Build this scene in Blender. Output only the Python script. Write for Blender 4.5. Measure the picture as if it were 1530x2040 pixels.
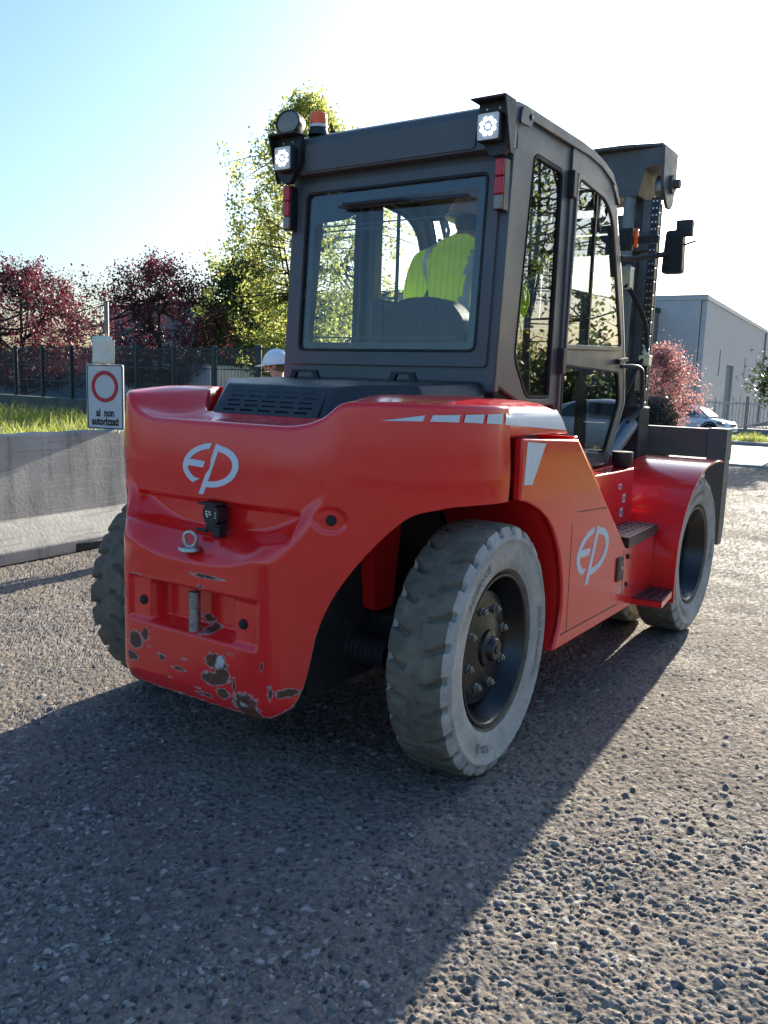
import bpy, math, random
import numpy as np
from mathutils import Matrix, Vector
from mathutils.geometry import tessellate_polygon

for _o in list(bpy.data.objects): bpy.data.objects.remove(_o)
SC = bpy.context.scene
COL = SC.collection
PI = math.pi

# ------------------------------------------------------------------ camera
CAM_POS = Vector((2.3952, -2.9657, 1.5386))
PITCH, ROLL, YAW = 0.1519, 0.0315, 0.5956
_f = Vector((-math.sin(YAW)*math.cos(PITCH), math.cos(YAW)*math.cos(PITCH), -math.sin(PITCH)))
_r = Vector((math.cos(YAW), math.sin(YAW), 0)); _u = _r.cross(_f)
_r2 = _r*math.cos(ROLL)+_u*math.sin(ROLL); _u2 = -_r*math.sin(ROLL)+_u*math.cos(ROLL)
cd = bpy.data.cameras.new('camera'); cam = bpy.data.objects.new('camera', cd); COL.objects.link(cam)
cam.matrix_world = Matrix(((_r2.x,_u2.x,-_f.x,CAM_POS.x),(_r2.y,_u2.y,-_f.y,CAM_POS.y),(_r2.z,_u2.z,-_f.z,CAM_POS.z),(0,0,0,1)))
cd.sensor_fit = 'VERTICAL'; cd.sensor_height = 36.0; cd.sensor_width = 27.0
cd.lens = 1707.08/2040*36; cd.clip_start = 0.05; cd.clip_end = 3000
SC.camera = cam

# ------------------------------------------------------------------ light
SUN_EL = math.radians(14.3); SUN_AZ = math.radians(-4.6)      # azimuth from +Y, + to the right
w = bpy.data.worlds.new('World'); SC.world = w; w.use_nodes = True
nt = w.node_tree; nt.nodes.clear()
wo = nt.nodes.new('ShaderNodeOutputWorld'); bg = nt.nodes.new('ShaderNodeBackground'); sky = nt.nodes.new('ShaderNodeTexSky')
sky.sky_type = 'NISHITA'; sky.sun_disc = False; sky.sun_elevation = SUN_EL; sky.sun_rotation = SUN_AZ
sky.altitude = 100; sky.air_density = 1.2; sky.dust_density = 3.2; sky.ozone_density = 2.5
bg.inputs['Strength'].default_value = 0.07
nt.links.new(sky.outputs[0], bg.inputs[0]); nt.links.new(bg.outputs[0], wo.inputs[0])
sl = bpy.data.lights.new('sun', 'SUN'); sl.energy = 5.0; sl.angle = math.radians(0.5); sl.color = (1.0, 0.79, 0.52)
sun = bpy.data.objects.new('sun', sl); COL.objects.link(sun)
_sd = Vector((math.sin(SUN_AZ)*math.cos(SUN_EL), math.cos(SUN_AZ)*math.cos(SUN_EL), math.sin(SUN_EL)))
sun.rotation_euler = _sd.to_track_quat('Z', 'Y').to_euler(); sun.location = (0, 20, 20)
SC.view_settings.view_transform = 'Standard'; SC.view_settings.look = 'None'
SC.view_settings.exposure = 1.9; SC.view_settings.gamma = 1.0; SC.view_settings.use_curve_mapping = False
SC.view_settings.use_white_balance = True; SC.view_settings.white_balance_temperature = 5200; SC.view_settings.white_balance_tint = 8
SC.render.engine = 'CYCLES'
SC.cycles.max_bounces = 6; SC.cycles.diffuse_bounces = 3; SC.cycles.transparent_max_bounces = 14; SC.cycles.use_denoising = True
SC.cycles.caustics_reflective = False; SC.cycles.caustics_refractive = False

# ------------------------------------------------------------------ materials
def nodes(name):
    m = bpy.data.materials.new(name); m.use_nodes = True
    t = m.node_tree; b = t.nodes['Principled BSDF']
    return m, t, b
def N(t, typ, **kw):
    n = t.nodes.new(typ)
    for k, v in kw.items(): setattr(n, k, v)
    return n
def noise(t, scale, detail=4, rough=.6, coord='Object', stretch=None):
    tc = N(t, 'ShaderNodeTexCoord'); n = N(t, 'ShaderNodeTexNoise')
    n.inputs['Scale'].default_value = scale; n.inputs['Detail'].default_value = detail; n.inputs['Roughness'].default_value = rough
    if stretch:
        mp = N(t, 'ShaderNodeMapping'); mp.inputs['Scale'].default_value = stretch
        t.links.new(tc.outputs[coord], mp.inputs[0]); t.links.new(mp.outputs[0], n.inputs['Vector'])
    else: t.links.new(tc.outputs[coord], n.inputs['Vector'])
    return n.outputs['Fac']
def ramp(t, fac, stops):
    r = N(t, 'ShaderNodeValToRGB'); el = r.color_ramp.elements
    while len(el) < len(stops): el.new(.5)
    for e, (p, c) in zip(el, stops):
        e.position = p; e.color = (c if len(c) == 4 else (*c, 1)) if hasattr(c, '__len__') else (c, c, c, 1)
    t.links.new(fac, r.inputs[0]); return r.outputs[0]
def mixc(t, fac, a, b):
    m = N(t, 'ShaderNodeMix', data_type='RGBA')
    for sock, v in ((m.inputs[0], fac), (m.inputs[6], a), (m.inputs[7], b)):
        if hasattr(v, 'links'): t.links.new(v, sock)
        elif hasattr(v, '__len__'): sock.default_value = (*v, 1) if len(v) == 3 else v
        else: sock.default_value = v
    return m.outputs[2]
def mth(t, op, a, b=None):
    m = N(t, 'ShaderNodeMath', operation=op)
    for s, v in zip(m.inputs, (a, b)):
        if v is None: continue
        if hasattr(v, 'links'): t.links.new(v, s)
        else: s.default_value = v
    return m.outputs[0]
def bump(t, b, h, strength=.3, dist=.01):
    n = N(t, 'ShaderNodeBump'); n.inputs['Strength'].default_value = strength; n.inputs['Distance'].default_value = dist
    t.links.new(h, n.inputs['Height']); t.links.new(n.outputs[0], b.inputs['Normal'])
def simple(name, col, rough=.5, metal=0., var=.12, vscale=6., bumps=0., bscale=200., spec=.5, coat=0., dust=0.):
    m, t, b = nodes(name)
    f = noise(t, vscale, 5)
    c = np.array(col)
    o = ramp(t, f, [(.3, tuple(c*(1-var))), (.7, tuple(np.minimum(c*(1+var), 1)))])
    if dust:
        g = noise(t, vscale*2.3, 6, .7)
        o = mixc(t, mth(t, 'MULTIPLY', ramp(t, g, [(.45, 0.), (.75, 1.)]), dust), o, (.22, .2, .17))
    t.links.new(o, b.inputs['Base Color'])
    t.links.new(ramp(t, noise(t, vscale*1.7, 5), [(.3, max(rough-.07, .02)), (.7, min(rough+.09, 1))]), b.inputs['Roughness'])
    b.inputs['Metallic'].default_value = metal; b.inputs['Specular IOR Level'].default_value = spec
    b.inputs['Coat Weight'].default_value = coat; b.inputs['Coat Roughness'].default_value = .06
    if bumps: bump(t, b, noise(t, bscale, 3), bumps, .002)
    return m
M = {}
def red_paint(name, chips=False):
    m, t, b = nodes(name)
    base = ramp(t, noise(t, 3.5, 6), [(.3, (.69, .012, .012)), (.7, (.75, .017, .016))])
    # dried dust film, thicker low down where splash reaches
    tc = N(t, 'ShaderNodeTexCoord'); sx = N(t, 'ShaderNodeSeparateXYZ'); t.links.new(tc.outputs['Object'], sx.inputs[0])
    low = mth(t, 'MULTIPLY', mth(t, 'SUBTRACT', 1.0, sx.outputs[2]), .05)
    film = mth(t, 'MULTIPLY', mth(t, 'MAXIMUM', low, .003), ramp(t, noise(t, 9, 7, .7), [(.35, .3), (.7, 1.)]))
    base = mixc(t, film, base, (.30, .25, .20))
    rough = ramp(t, noise(t, 14, 6, .7), [(.35, .14), (.75, .32)])
    if chips:
        at = N(t, 'ShaderNodeAttribute', attribute_name='chip')
        v = mth(t, 'ADD', at.outputs['Fac'], mth(t, 'MULTIPLY', mth(t, 'SUBTRACT', noise(t, 40, 9, .8), .5), 1.5))
        prim = ramp(t, v, [(.435, 0.), (.45, 1.)]); rust = ramp(t, v, [(.492, 0.), (.505, 1.)])
        rc = ramp(t, noise(t, 60, 5), [(.3, (.055, .022, .013)), (.7, (.16, .06, .032))])
        gsel = ramp(t, noise(t, 7, 2), [(.33, 0.), (.37, 1.)])
        under = mixc(t, mth(t, 'MULTIPLY', rust, gsel), (.55, .52, .48), rc)
        base = mixc(t, prim, base, under)
        rough = mixc(t, prim, rough, (.75, .75, .75))
        bump(t, b, mth(t, 'ADD', mth(t, 'MULTIPLY', prim, -1.), mth(t, 'MULTIPLY', noise(t, 12, 3, .5), .55)), .5, .0018)
        t.links.new(mth(t, 'SUBTRACT', .4, mth(t, 'MULTIPLY', prim, .4)), b.inputs['Coat Weight'])
    else: b.inputs['Coat Weight'].default_value = .4
    b.inputs['Coat Roughness'].default_value = .09
    if not chips: bump(t, b, noise(t, 11, 3, .5), .10, .004)
    t.links.new(base, b.inputs['Base Color']); t.links.new(rough, b.inputs['Roughness'])
    return m
M['red'] = red_paint('red_paint'); M['redchip'] = red_paint('chipped_red_paint', True)
M['cab'] = simple('charcoal_cab_paint', (.072, .081, .087), .42, var=.10, vscale=3, bumps=.08, bscale=500, dust=.06)
M['black'] = simple('black_plastic', (.014, .015, .017), .5, dust=.10)
M['hood'] = simple('hood_black', (.020, .024, .028), .4, bumps=.1, bscale=600, dust=.08)
M['rubber'] = simple('black_rubber', (.012, .012, .012), .7)
M['rim'] = simple('black_rim_paint', (.007, .0075, .008), .3, dust=.05, vscale=9)
M['steel'] = simple('zinc_steel', (.48, .47, .44), .35, 1.0, var=.3, vscale=40)
M['wornsteel'] = simple('worn_steel', (.30, .29, .26), .5, .8, var=.5, vscale=50, bumps=.3, bscale=90)
M['frame'] = simple('dark_underbody', (.016, .015, .014), .8, dust=.15)
M['mastgrey'] = simple('mast_grey', (.085, .088, .09), .5, dust=.2)
M['mastflare'] = simple('mast_channel_grey', (.17, .175, .175), .5, dust=.2); M['cyl'] = simple('cylinder_grey', (.20, .21, .21), .4, dust=.1)  # mast channels a lighter grey, the lens-flare veil put into the colour
M['tilt'] = simple('blue_grey_cylinder', (.10, .15, .19), .35)
M['decal'] = simple('pale_grey_decal', (.62, .66, .70), .4, var=.04)
M['white'] = simple('white_plastic', (.75, .76, .77), .35, var=.04)
M['gasket'] = simple('window_frit', (.012, .018, .024), .25)
M['orange'] = simple('orange_lens', (.95, .14, .01), .25, var=.05)
M['redlens'] = simple('red_lens', (.42, .012, .02), .15, var=.1)
M['seat'] = simple('seat_vinyl', (.030, .036, .045), .55)
M['lining'] = simple('pale_roof_lining', (.42, .44, .45), .8); M['skin'] = simple('skin', (.52, .27, .19), .55, var=.08, vscale=20)
M['hair'] = simple('dark_hair', (.11, .085, .07), .6)
M['navy'] = simple('navy_trousers', (.03, .04, .07), .85)
M['boot'] = simple('boot_leather', (.03, .025, .02), .7)
M['helmet'] = simple('white_helmet', (.78, .79, .80), .3, var=.02)
def hivis():
    m, t, b = nodes('hi_vis_fabric')
    c = ramp(t, noise(t, 9, 5), [(.3, (.66, .92, .03)), (.7, (.78, .98, .05))])
    t.links.new(c, b.inputs['Base Color']); b.inputs['Roughness'].default_value = .8
    bump(t, b, noise(t, 14, 4), .5, .02)
    tr = N(t, 'ShaderNodeBsdfTranslucent'); tr.inputs[0].default_value = (.82, 1., .08, 1)
    mx = N(t, 'ShaderNodeMixShader'); mx.inputs[0].default_value = .5
    t.links.new(b.outputs[0], mx.inputs[1]); t.links.new(tr.outputs[0], mx.inputs[2])
    t.links.new(mx.outputs[0], t.nodes['Material Output'].inputs[0]); return m
M['hivis'] = hivis()
M['reflect'] = simple('reflective_tape', (.80, .80, .74), .35)
def tyre_mat(name, tread):
    m, t, b = nodes(name)
    if tread: a, c = (.085, .074, .057), (.205, .178, .135)
    else: a, c = (.30, .275, .238), (.49, .452, .395)
    o = ramp(t, noise(t, 7, 8, .72), [(.3, a), (.68, c)])
    o = mixc(t, ramp(t, noise(t, 38, 4), [(.56, 0.), (.75, .5)]), o, (.075, .07, .062) if not tread else (.03, .029, .027))
    t.links.new(o, b.inputs['Base Color']); b.inputs['Roughness'].default_value = .9
    b.inputs['Specular IOR Level'].default_value = .2
    bump(t, b, noise(t, 60, 7, .7), .5 if tread else .25, .006); return m
M['letter'] = simple('shaded_raised_letters', (.20, .195, .19), .9, var=.25, vscale=60); M['tread'] = tyre_mat('dusty_tread', True); M['sidewall'] = tyre_mat('pale_dusty_sidewall', False)  # letters a darker grey: shading of the raised edges put into the colour
def glass(name, tint, refl=1.0, f0=.04):
    m, t, b = nodes(name); t.nodes.remove(b)
    tr = N(t, 'ShaderNodeBsdfTransparent'); tr.inputs[0].default_value = (*tint, 1)
    gl = N(t, 'ShaderNodeBsdfGlossy'); gl.inputs['Roughness'].default_value = .008; gl.inputs[0].default_value = (refl, refl, refl, 1)
    ge = N(t, 'ShaderNodeNewGeometry'); dt = N(t, 'ShaderNodeVectorMath', operation='DOT_PRODUCT')
    t.links.new(ge.outputs['Incoming'], dt.inputs[0]); t.links.new(ge.outputs['Normal'], dt.inputs[1])
    ci = mth(t, 'SUBTRACT', 1., mth(t, 'ABSOLUTE', dt.outputs['Value']))
    fr = mth(t, 'ADD', f0, mth(t, 'MULTIPLY', mth(t, 'POWER', ci, 5.), 1-f0))
    mx = N(t, 'ShaderNodeMixShader'); t.links.new(fr, mx.inputs[0])
    t.links.new(tr.outputs[0], mx.inputs[1]); t.links.new(gl.outputs[0], mx.inputs[2])
    t.links.new(mx.outputs[0], t.nodes['Material Output'].inputs[0]); return m
M['glass'] = glass('tinted_glass', (.945, .965, .97), 1., .03); M['sideglass'] = glass('dark_side_glass', (.60, .63, .64), 1., .13)
M['carglass'] = simple('car_glass', (.012, .015, .018), .03, spec=.9)
def emit(name, col, s):
    m, t, b = nodes(name); b.inputs['Base Color'].default_value = (*col, 1)
    b.inputs['Emission Color'].default_value = (*col, 1); b.inputs['Emission Strength'].default_value = s; return m
M['led'] = emit('lit_led', (1, .98, .93), 10.); M['ledlens'] = emit('led_glow_lens', (.35, .36, .36), .10)
M['lens'] = simple('clear_lens', (.22, .20, .17), .12)
def concrete(name, a, c, stain=(.10, .095, .08), streak=True):
    m, t, b = nodes(name)
    o = ramp(t, noise(t, 2.2, 9, .65), [(.3, a), (.7, c)])
    if streak: o = mixc(t, ramp(t, noise(t, 1., 6, .7, stretch=(5, 5, .7)), [(.52, 0.), (.72, .75)]), o, stain)
    o = mixc(t, ramp(t, noise(t, 55, 3), [(.62, 0.), (.7, .6)]), o, stain)
    t.links.new(o, b.inputs['Base Color']); b.inputs['Roughness'].default_value = .9
    sc = noise(t, 1., 8, .7, stretch=(3, 1.2, 26)); hh_ = mth(t, 'ADD', noise(t, 30, 8, .7), mth(t, 'MULTIPLY', ramp(t, sc, [(.56, 0.), (.62, 1.)]), -.6))
    bump(t, b, hh_, .6, .012); return m
M['barrier'] = concrete('weathered_concrete', (.34, .32, .285), (.50, .47, .42))
M['mossy'] = concrete('mossy_concrete', (.085, .09, .065), (.15, .145, .12), (.03, .04, .02))
M['panelwall'] = concrete('precast_panel', (.44, .445, .44), (.50, .50, .49), (.36, .36, .36), False)  # base colour lightened to carry the haze over the far building
M['bluewall'] = concrete('blue_grey_sheet', (.13, .18, .21), (.16, .21, .245), (.10, .13, .15), False)
M['greywall'] = concrete('dark_grey_wall', (.12, .13, .135), (.16, .17, .17), (.08, .08, .08))
M['fence'] = simple('dark_green_fence_paint', (.022, .038, .042), .5)
M['gate'] = simple('pale_gate_paint', (.34, .35, .35), .5)
M['kerb'] = concrete('kerb_stone', (.33, .32, .30), (.42, .41, .39), streak=False)
M['carwhite'] = simple('white_car_paint', (.78, .79, .80), .12, var=.02, coat=.6)
M['bark'] = simple('bark', (.060, .048, .038), .9, var=.4, vscale=12, bumps=.6, bscale=30)
M['signwhite'] = simple('sign_face', (.50, .52, .53), .4, var=.06)
M['signred'] = simple('sign_red', (.36, .012, .025), .4)
M['signblack'] = simple('sign_black', (.012, .012, .013), .5)
M['paper'] = simple('yellowed_paper', (.70, .68, .56), .8, var=.08)
M['galv'] = simple('galvanised_post', (.20, .19, .18), .45, .6)
def leaf_mat(name, a, c, trans, tf=.45, rough=.5):
    m, t, b = nodes(name)
    at = N(t, 'ShaderNodeAttribute', attribute_name='tone')
    o = ramp(t, at.outputs['Fac'], [(0., a), (1., c)])
    t.links.new(o, b.inputs['Base Color']); b.inputs['Roughness'].default_value = rough
    tr = N(t, 'ShaderNodeBsdfTranslucent')
    o2 = mixc(t, .6, o, trans); t.links.new(o2, tr.inputs[0])
    mx = N(t, 'ShaderNodeMixShader'); mx.inputs[0].default_value = tf
    t.links.new(b.outputs[0], mx.inputs[1]); t.links.new(tr.outputs[0], mx.inputs[2])
    t.links.new(mx.outputs[0], t.nodes['Material Output'].inputs[0]); return m
M['leafgreen'] = leaf_mat('spring_leaf', (.14, .18, .03), (.36, .38, .09), (.60, .62, .14), .55)
M['leafdark'] = leaf_mat('dark_green_leaf', (.03, .05, .015), (.09, .12, .035), (.20, .26, .05), .4)
M['leafplum'] = leaf_mat('plum_leaf', (.026, .012, .018), (.085, .026, .036), (.19, .035, .05), .42)
M['leafpink'] = leaf_mat('pink_blossom', (.26, .12, .11), (.46, .25, .23), (.50, .26, .24), .45)
M['leafdull'] = leaf_mat('dull_leaf', (.035, .036, .028), (.075, .075, .06), (.10, .09, .06), .25)
M['leafgloss'] = leaf_mat('glossy_leaf', (.03, .045, .02), (.08, .10, .04), (.12, .16, .04), .2, .2)
M['grass'] = leaf_mat('grass_blade', (.10, .14, .025), (.26, .28, .055), (.44, .48, .09), .5)

# ------------------------------------------------------------------ mesh helpers
def rp(pts, r, n=4):
    """round the corners of a closed 2D polygon"""
    out = []; L = len(pts)
    rr = r if hasattr(r, '__len__') else [r]*L
    for i in range(L):
        p = np.array(pts[i], float); a = np.array(pts[i-1], float); b = np.array(pts[(i+1) % L], float)
        va = a-p; vb = b-p; la = np.linalg.norm(va); lb = np.linalg.norm(vb)
        d = min(rr[i], la*.45, lb*.45)
        if d < 1e-6: out += [tuple(p)]*(1); continue
        s = p+va/la*d; e = p+vb/lb*d
        for k in range(n+1):
            q = k/n; out.append(tuple((1-q)**2*s+2*q*(1-q)*p+q*q*e))
    return out
def ellipse(cx, cy, a, b, n=24, a0=0): return [(cx+a*math.cos(a0+2*PI*i/n), cy+b*math.sin(a0+2*PI*i/n)) for i in range(n)]
class MB:
    def __init__(s): s.v = []; s.f = []; s.m = []
    def add(s, v, f, mi=0):
        o = len(s.v); s.v += [tuple(map(float, p)) for p in v]; s.f += [tuple(i+o for i in q) for q in f]; s.m += [mi]*len(f); return s
    def box(s, x0, x1, y0, y1, z0, z1, mi=0):
        v = [(x, y, z) for z in (z0, z1) for y in (y0, y1) for x in (x0, x1)]
        return s.add(v, [(0, 2, 3, 1), (4, 5, 7, 6), (0, 1, 5, 4), (2, 6, 7, 3), (0, 4, 6, 2), (1, 3, 7, 5)], mi)
    def plate(s, polys, axis, a, b, mi=0, xf=None):
        """extrude a 2D polygon with holes; axis: 'x' -> (y,z), 'y' -> (x,z), 'z' -> (x,y)"""
        mk = {'x': lambda p, h: (h, p[0], p[1]), 'y': lambda p, h: (p[0], h, p[1]), 'z': lambda p, h: (p[0], p[1], h)}[axis]
        if not hasattr(polys[0][0], '__len__'): polys = [polys]
        flat = [p for q in polys for p in q]; n = len(flat)
        if len(polys) == 1: tri = tessellate_polygon([[Vector((p[0], p[1], 0)) for p in q] for q in polys])
        else:
            import bmesh
            bm = bmesh.new(); es = []
            for q in polys:
                vs = [bm.verts.new((p[0], p[1], 0)) for p in q]
                es += [bm.edges.new((vs[i], vs[(i+1) % len(vs)])) for i in range(len(vs))]
            bm.verts.index_update(); bmesh.ops.triangle_fill(bm, use_beauty=True, use_dissolve=False, edges=es)
            tri = [tuple(v.index for v in f_.verts) for f_ in bm.faces]; bm.free()
        v = [mk(p, a) for p in flat]+[mk(p, b) for p in flat]
        f = [tuple(t) for t in tri]+[tuple(i+n for i in reversed(t)) for t in tri]
        o = 0
        for q in polys:
            L = len(q)
            for i in range(L): f.append((o+i, o+(i+1) % L, o+(i+1) % L+n, o+i+n))
            o += L
        if xf: v = [xf(p) for p in v]
        return s.add(v, f, mi)
    def loft(s, rings, closed=True, caps=True, mi=0):
        n = len(rings[0]); v = [p for r in rings for p in r]; f = []
        for i in range(len(rings)-1):
            for j in range(n if closed else n-1):
                f.append((i*n+j, i*n+(j+1) % n, (i+1)*n+(j+1) % n, (i+1)*n+j))
        if caps and closed: f.append(tuple(reversed(range(n)))); f.append(tuple((len(rings)-1)*n+j for j in range(n)))
        return s.add(v, f, mi)
    def tube(s, pts, r, n=10, caps=True, mi=0):
        pts = [Vector(p) for p in pts]; rings = []
        rr = r if hasattr(r, '__len__') else [r]*len(pts)
        up = None
        for i, p in enumerate(pts):
            d = (pts[min(i+1, len(pts)-1)]-pts[max(i-1, 0)]).normalized()
            if up is None: up = Vector((0, 0, 1)) if abs(d.z) < .9 else Vector((1, 0, 0))
            a = d.cross(up).normalized(); up = a.cross(d).normalized(); b2 = up
            rings.append([tuple(p+(a*math.cos(2*PI*k/n)+b2*math.sin(2*PI*k/n))*rr[i]) for k in range(n)])
        return s.loft(rings, True, caps, mi)
    def lathe(s, prof, n=32, axis='x', c=(0, 0, 0), mi=0, caps=False):
        rings = []
        for (r, h) in prof:
            ring = []
            for k in range(n):
                a = 2*PI*k/n; p, q = r*math.cos(a), r*math.sin(a)
                ring.append({'x': (c[0]+h, c[1]+p, c[2]+q), 'y': (c[0]+q, c[1]+h, c[2]+p), 'z': (c[0]+p, c[1]+q, c[2]+h)}[axis])
            rings.append(ring)
        return s.loft(rings, True, caps, mi)
def catmull(pts, n=8):
    P = [np.array(p, float) for p in pts]; out = []
    for i in range(len(P)-1):
        a, b, c, d = P[max(i-1, 0)], P[i], P[i+1], P[min(i+2, len(P)-1)]
        for k in range(n):
            t = k/n; out.append(tuple(.5*((2*b)+(-a+c)*t+(2*a-5*b+4*c-d)*t*t+(-a+3*b-3*c+d)*t**3)))
    out.append(tuple(P[-1])); return out
def link(me, name, parent=None):
    o = bpy.data.objects.new(name, me); COL.objects.link(o)
    if parent is not None: o.parent = parent
    return o
def build(name, mb, mat, parent=None, bevel=0., smooth=40, seg=2):
    me = bpy.data.meshes.new(name); me.from_pydata(mb.v, [], mb.f)
    for m in (mat if isinstance(mat, (list, tuple)) else [mat]): me.materials.append(M[m] if isinstance(m, str) else m)
    if max(mb.m, default=0): me.polygons.foreach_set('material_index', mb.m)
    me.update()
    import bmesh
    bm = bmesh.new(); bm.from_mesh(me); bmesh.ops.recalc_face_normals(bm, faces=bm.faces); bm.to_mesh(me); bm.free()
    if smooth:
        me.polygons.foreach_set('use_smooth', [True]*len(me.polygons)); me.set_sharp_from_angle(angle=math.radians(smooth))
    o = link(me, name, parent)
    if bevel:
        bv = o.modifiers.new('bevel', 'BEVEL'); bv.width = bevel; bv.segments = seg; bv.limit_method = 'ANGLE'; bv.angle_limit = math.radians(35)
    return o
def gridmesh(name, V, mats, parent=None, closed=False, attr=None, mi=None, smooth=True):
    """V: (rows, cols, 3) numpy -> quad sheet"""
    R, C, _ = V.shape; me = bpy.data.meshes.new(name)
    i, j = np.meshgrid(np.arange(R-1), np.arange(C if closed else C-1), indexing='ij')
    j2 = (j+1) % C
    q = np.stack([i*C+j, i*C+j2, (i+1)*C+j2, (i+1)*C+j], -1).reshape(-1, 4)
    fast(me, V.reshape(-1, 3), q)
    for m in mats: me.materials.append(M[m])
    if mi is not None: me.polygons.foreach_set('material_index', mi.ravel().astype(np.int32))
    if smooth: me.polygons.foreach_set('use_smooth', np.ones(len(q), bool))
    for k, a in (attr or {}).items():
        at = me.attributes.new(k, 'FLOAT', 'POINT'); at.data.foreach_set('value', a.ravel().astype(np.float32))
    me.update(); return link(me, name, parent)
def fast(me, V, F):
    F = np.asarray(F, np.int32); n, k = F.shape
    me.vertices.add(len(V)); me.vertices.foreach_set('co', np.asarray(V, np.float32).ravel())
    me.loops.add(n*k); me.loops.foreach_set('vertex_index', F.ravel())
    me.polygons.add(n); me.polygons.foreach_set('loop_start', np.arange(0, n*k, k, dtype=np.int32))
    me.polygons.foreach_set('loop_total', np.full(n, k, np.int32)); me.update(calc_edges=True)
def empty(name, loc=(0, 0, 0), label=None, cat=None, group=None):
    o = bpy.data.objects.new(name, None); COL.objects.link(o); o.location = loc; o.empty_display_size = .2
    tag(o, label, cat, group); return o
def tag(o, label=None, cat=None, group=None, kind=None):
    for k, v in (('label', label), ('category', cat), ('group', group), ('kind', kind)):
        if v: o[k] = v
    return o
def text_mesh(s, size=1., bold=0.):
    c = bpy.data.curves.new('t', 'FONT'); c.body = s; c.size = size; c.align_x = 'CENTER'; c.align_y = 'CENTER'; c.offset = bold; c.resolution_u = 3
    o = bpy.data.objects.new('t', c); COL.objects.link(o)
    dg = bpy.context.evaluated_depsgraph_get(); me = bpy.data.meshes.new_from_object(o.evaluated_get(dg))
    v = [tuple(p.co) for p in me.vertices]; f = [tuple(p.vertices) for p in me.polygons]
    bpy.data.objects.remove(o); bpy.data.curves.remove(c); bpy.data.meshes.remove(me)
    return v, f
def smooth01(x): x = np.clip(x, 0, 1); return x*x*(3-2*x)
def zg(x, y):
    """lie of the land: the yard falls gently away towards the road"""
    return -0.0195*np.clip(np.asarray(y, float)-8, 0, 80)**1.0
rng = np.random.default_rng(7)

# ------------------------------------------------------------------ ground
def hsh(ix, iy, k):
    h = (ix.astype(np.int64)*73856093) ^ (iy.astype(np.int64)*19349663) ^ (k*83492791)
    h = (h ^ (h >> 13))*1274126177 & 0x7fffffff
    h = (h ^ (h >> 15))*1103515245 & 0x7fffffff
    return (h % 100003)/100003.
def pebbles(x, y, s, k, rmin, rmax, hmax, prob):
    cx = np.floor(x/s); cy = np.floor(y/s)
    best = np.zeros_like(x); tone = np.zeros_like(x)
    for dx in (-1, 0, 1):
        for dy in (-1, 0, 1):
            ix, iy = cx+dx, cy+dy
            px = (ix+.15+.7*hsh(ix, iy, k))*s; py = (iy+.15+.7*hsh(ix, iy, k+1))*s
            r = s*(rmin+(rmax-rmin)*hsh(ix, iy, k+2)**1.5); a = hsh(ix, iy, k+3)*PI; e = .55+.45*hsh(ix, iy, k+4)
            qx = (x-px)*np.cos(a)+(y-py)*np.sin(a); qy = (-(x-px)*np.sin(a)+(y-py)*np.cos(a))/e
            d = (qx*qx+qy*qy)/(r*r)
            h = hmax*(.35+.65*hsh(ix, iy, k+5))*np.clip(1-d*d, 0, 1)**.42*(hsh(ix, iy, k+6) < prob)*(1+.45*(qx/r)*(hsh(ix, iy, k+8)-.3)*2)
            up = h > best; best = np.where(up, h, best); tone = np.where(up, .15+.85*hsh(ix, iy, k+7), tone)
    return best, tone
def vnoise(x, y, s, k):
    x = x/s; y = y/s; ix = np.floor(x); iy = np.floor(y); fx = smooth01(x-ix); fy = smooth01(y-iy)
    return (hsh(ix, iy, k)*(1-fx)+hsh(ix+1, iy, k)*fx)*(1-fy)+(hsh(ix, iy+1, k)*(1-fx)+hsh(ix+1, iy+1, k)*fx)*fy
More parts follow.
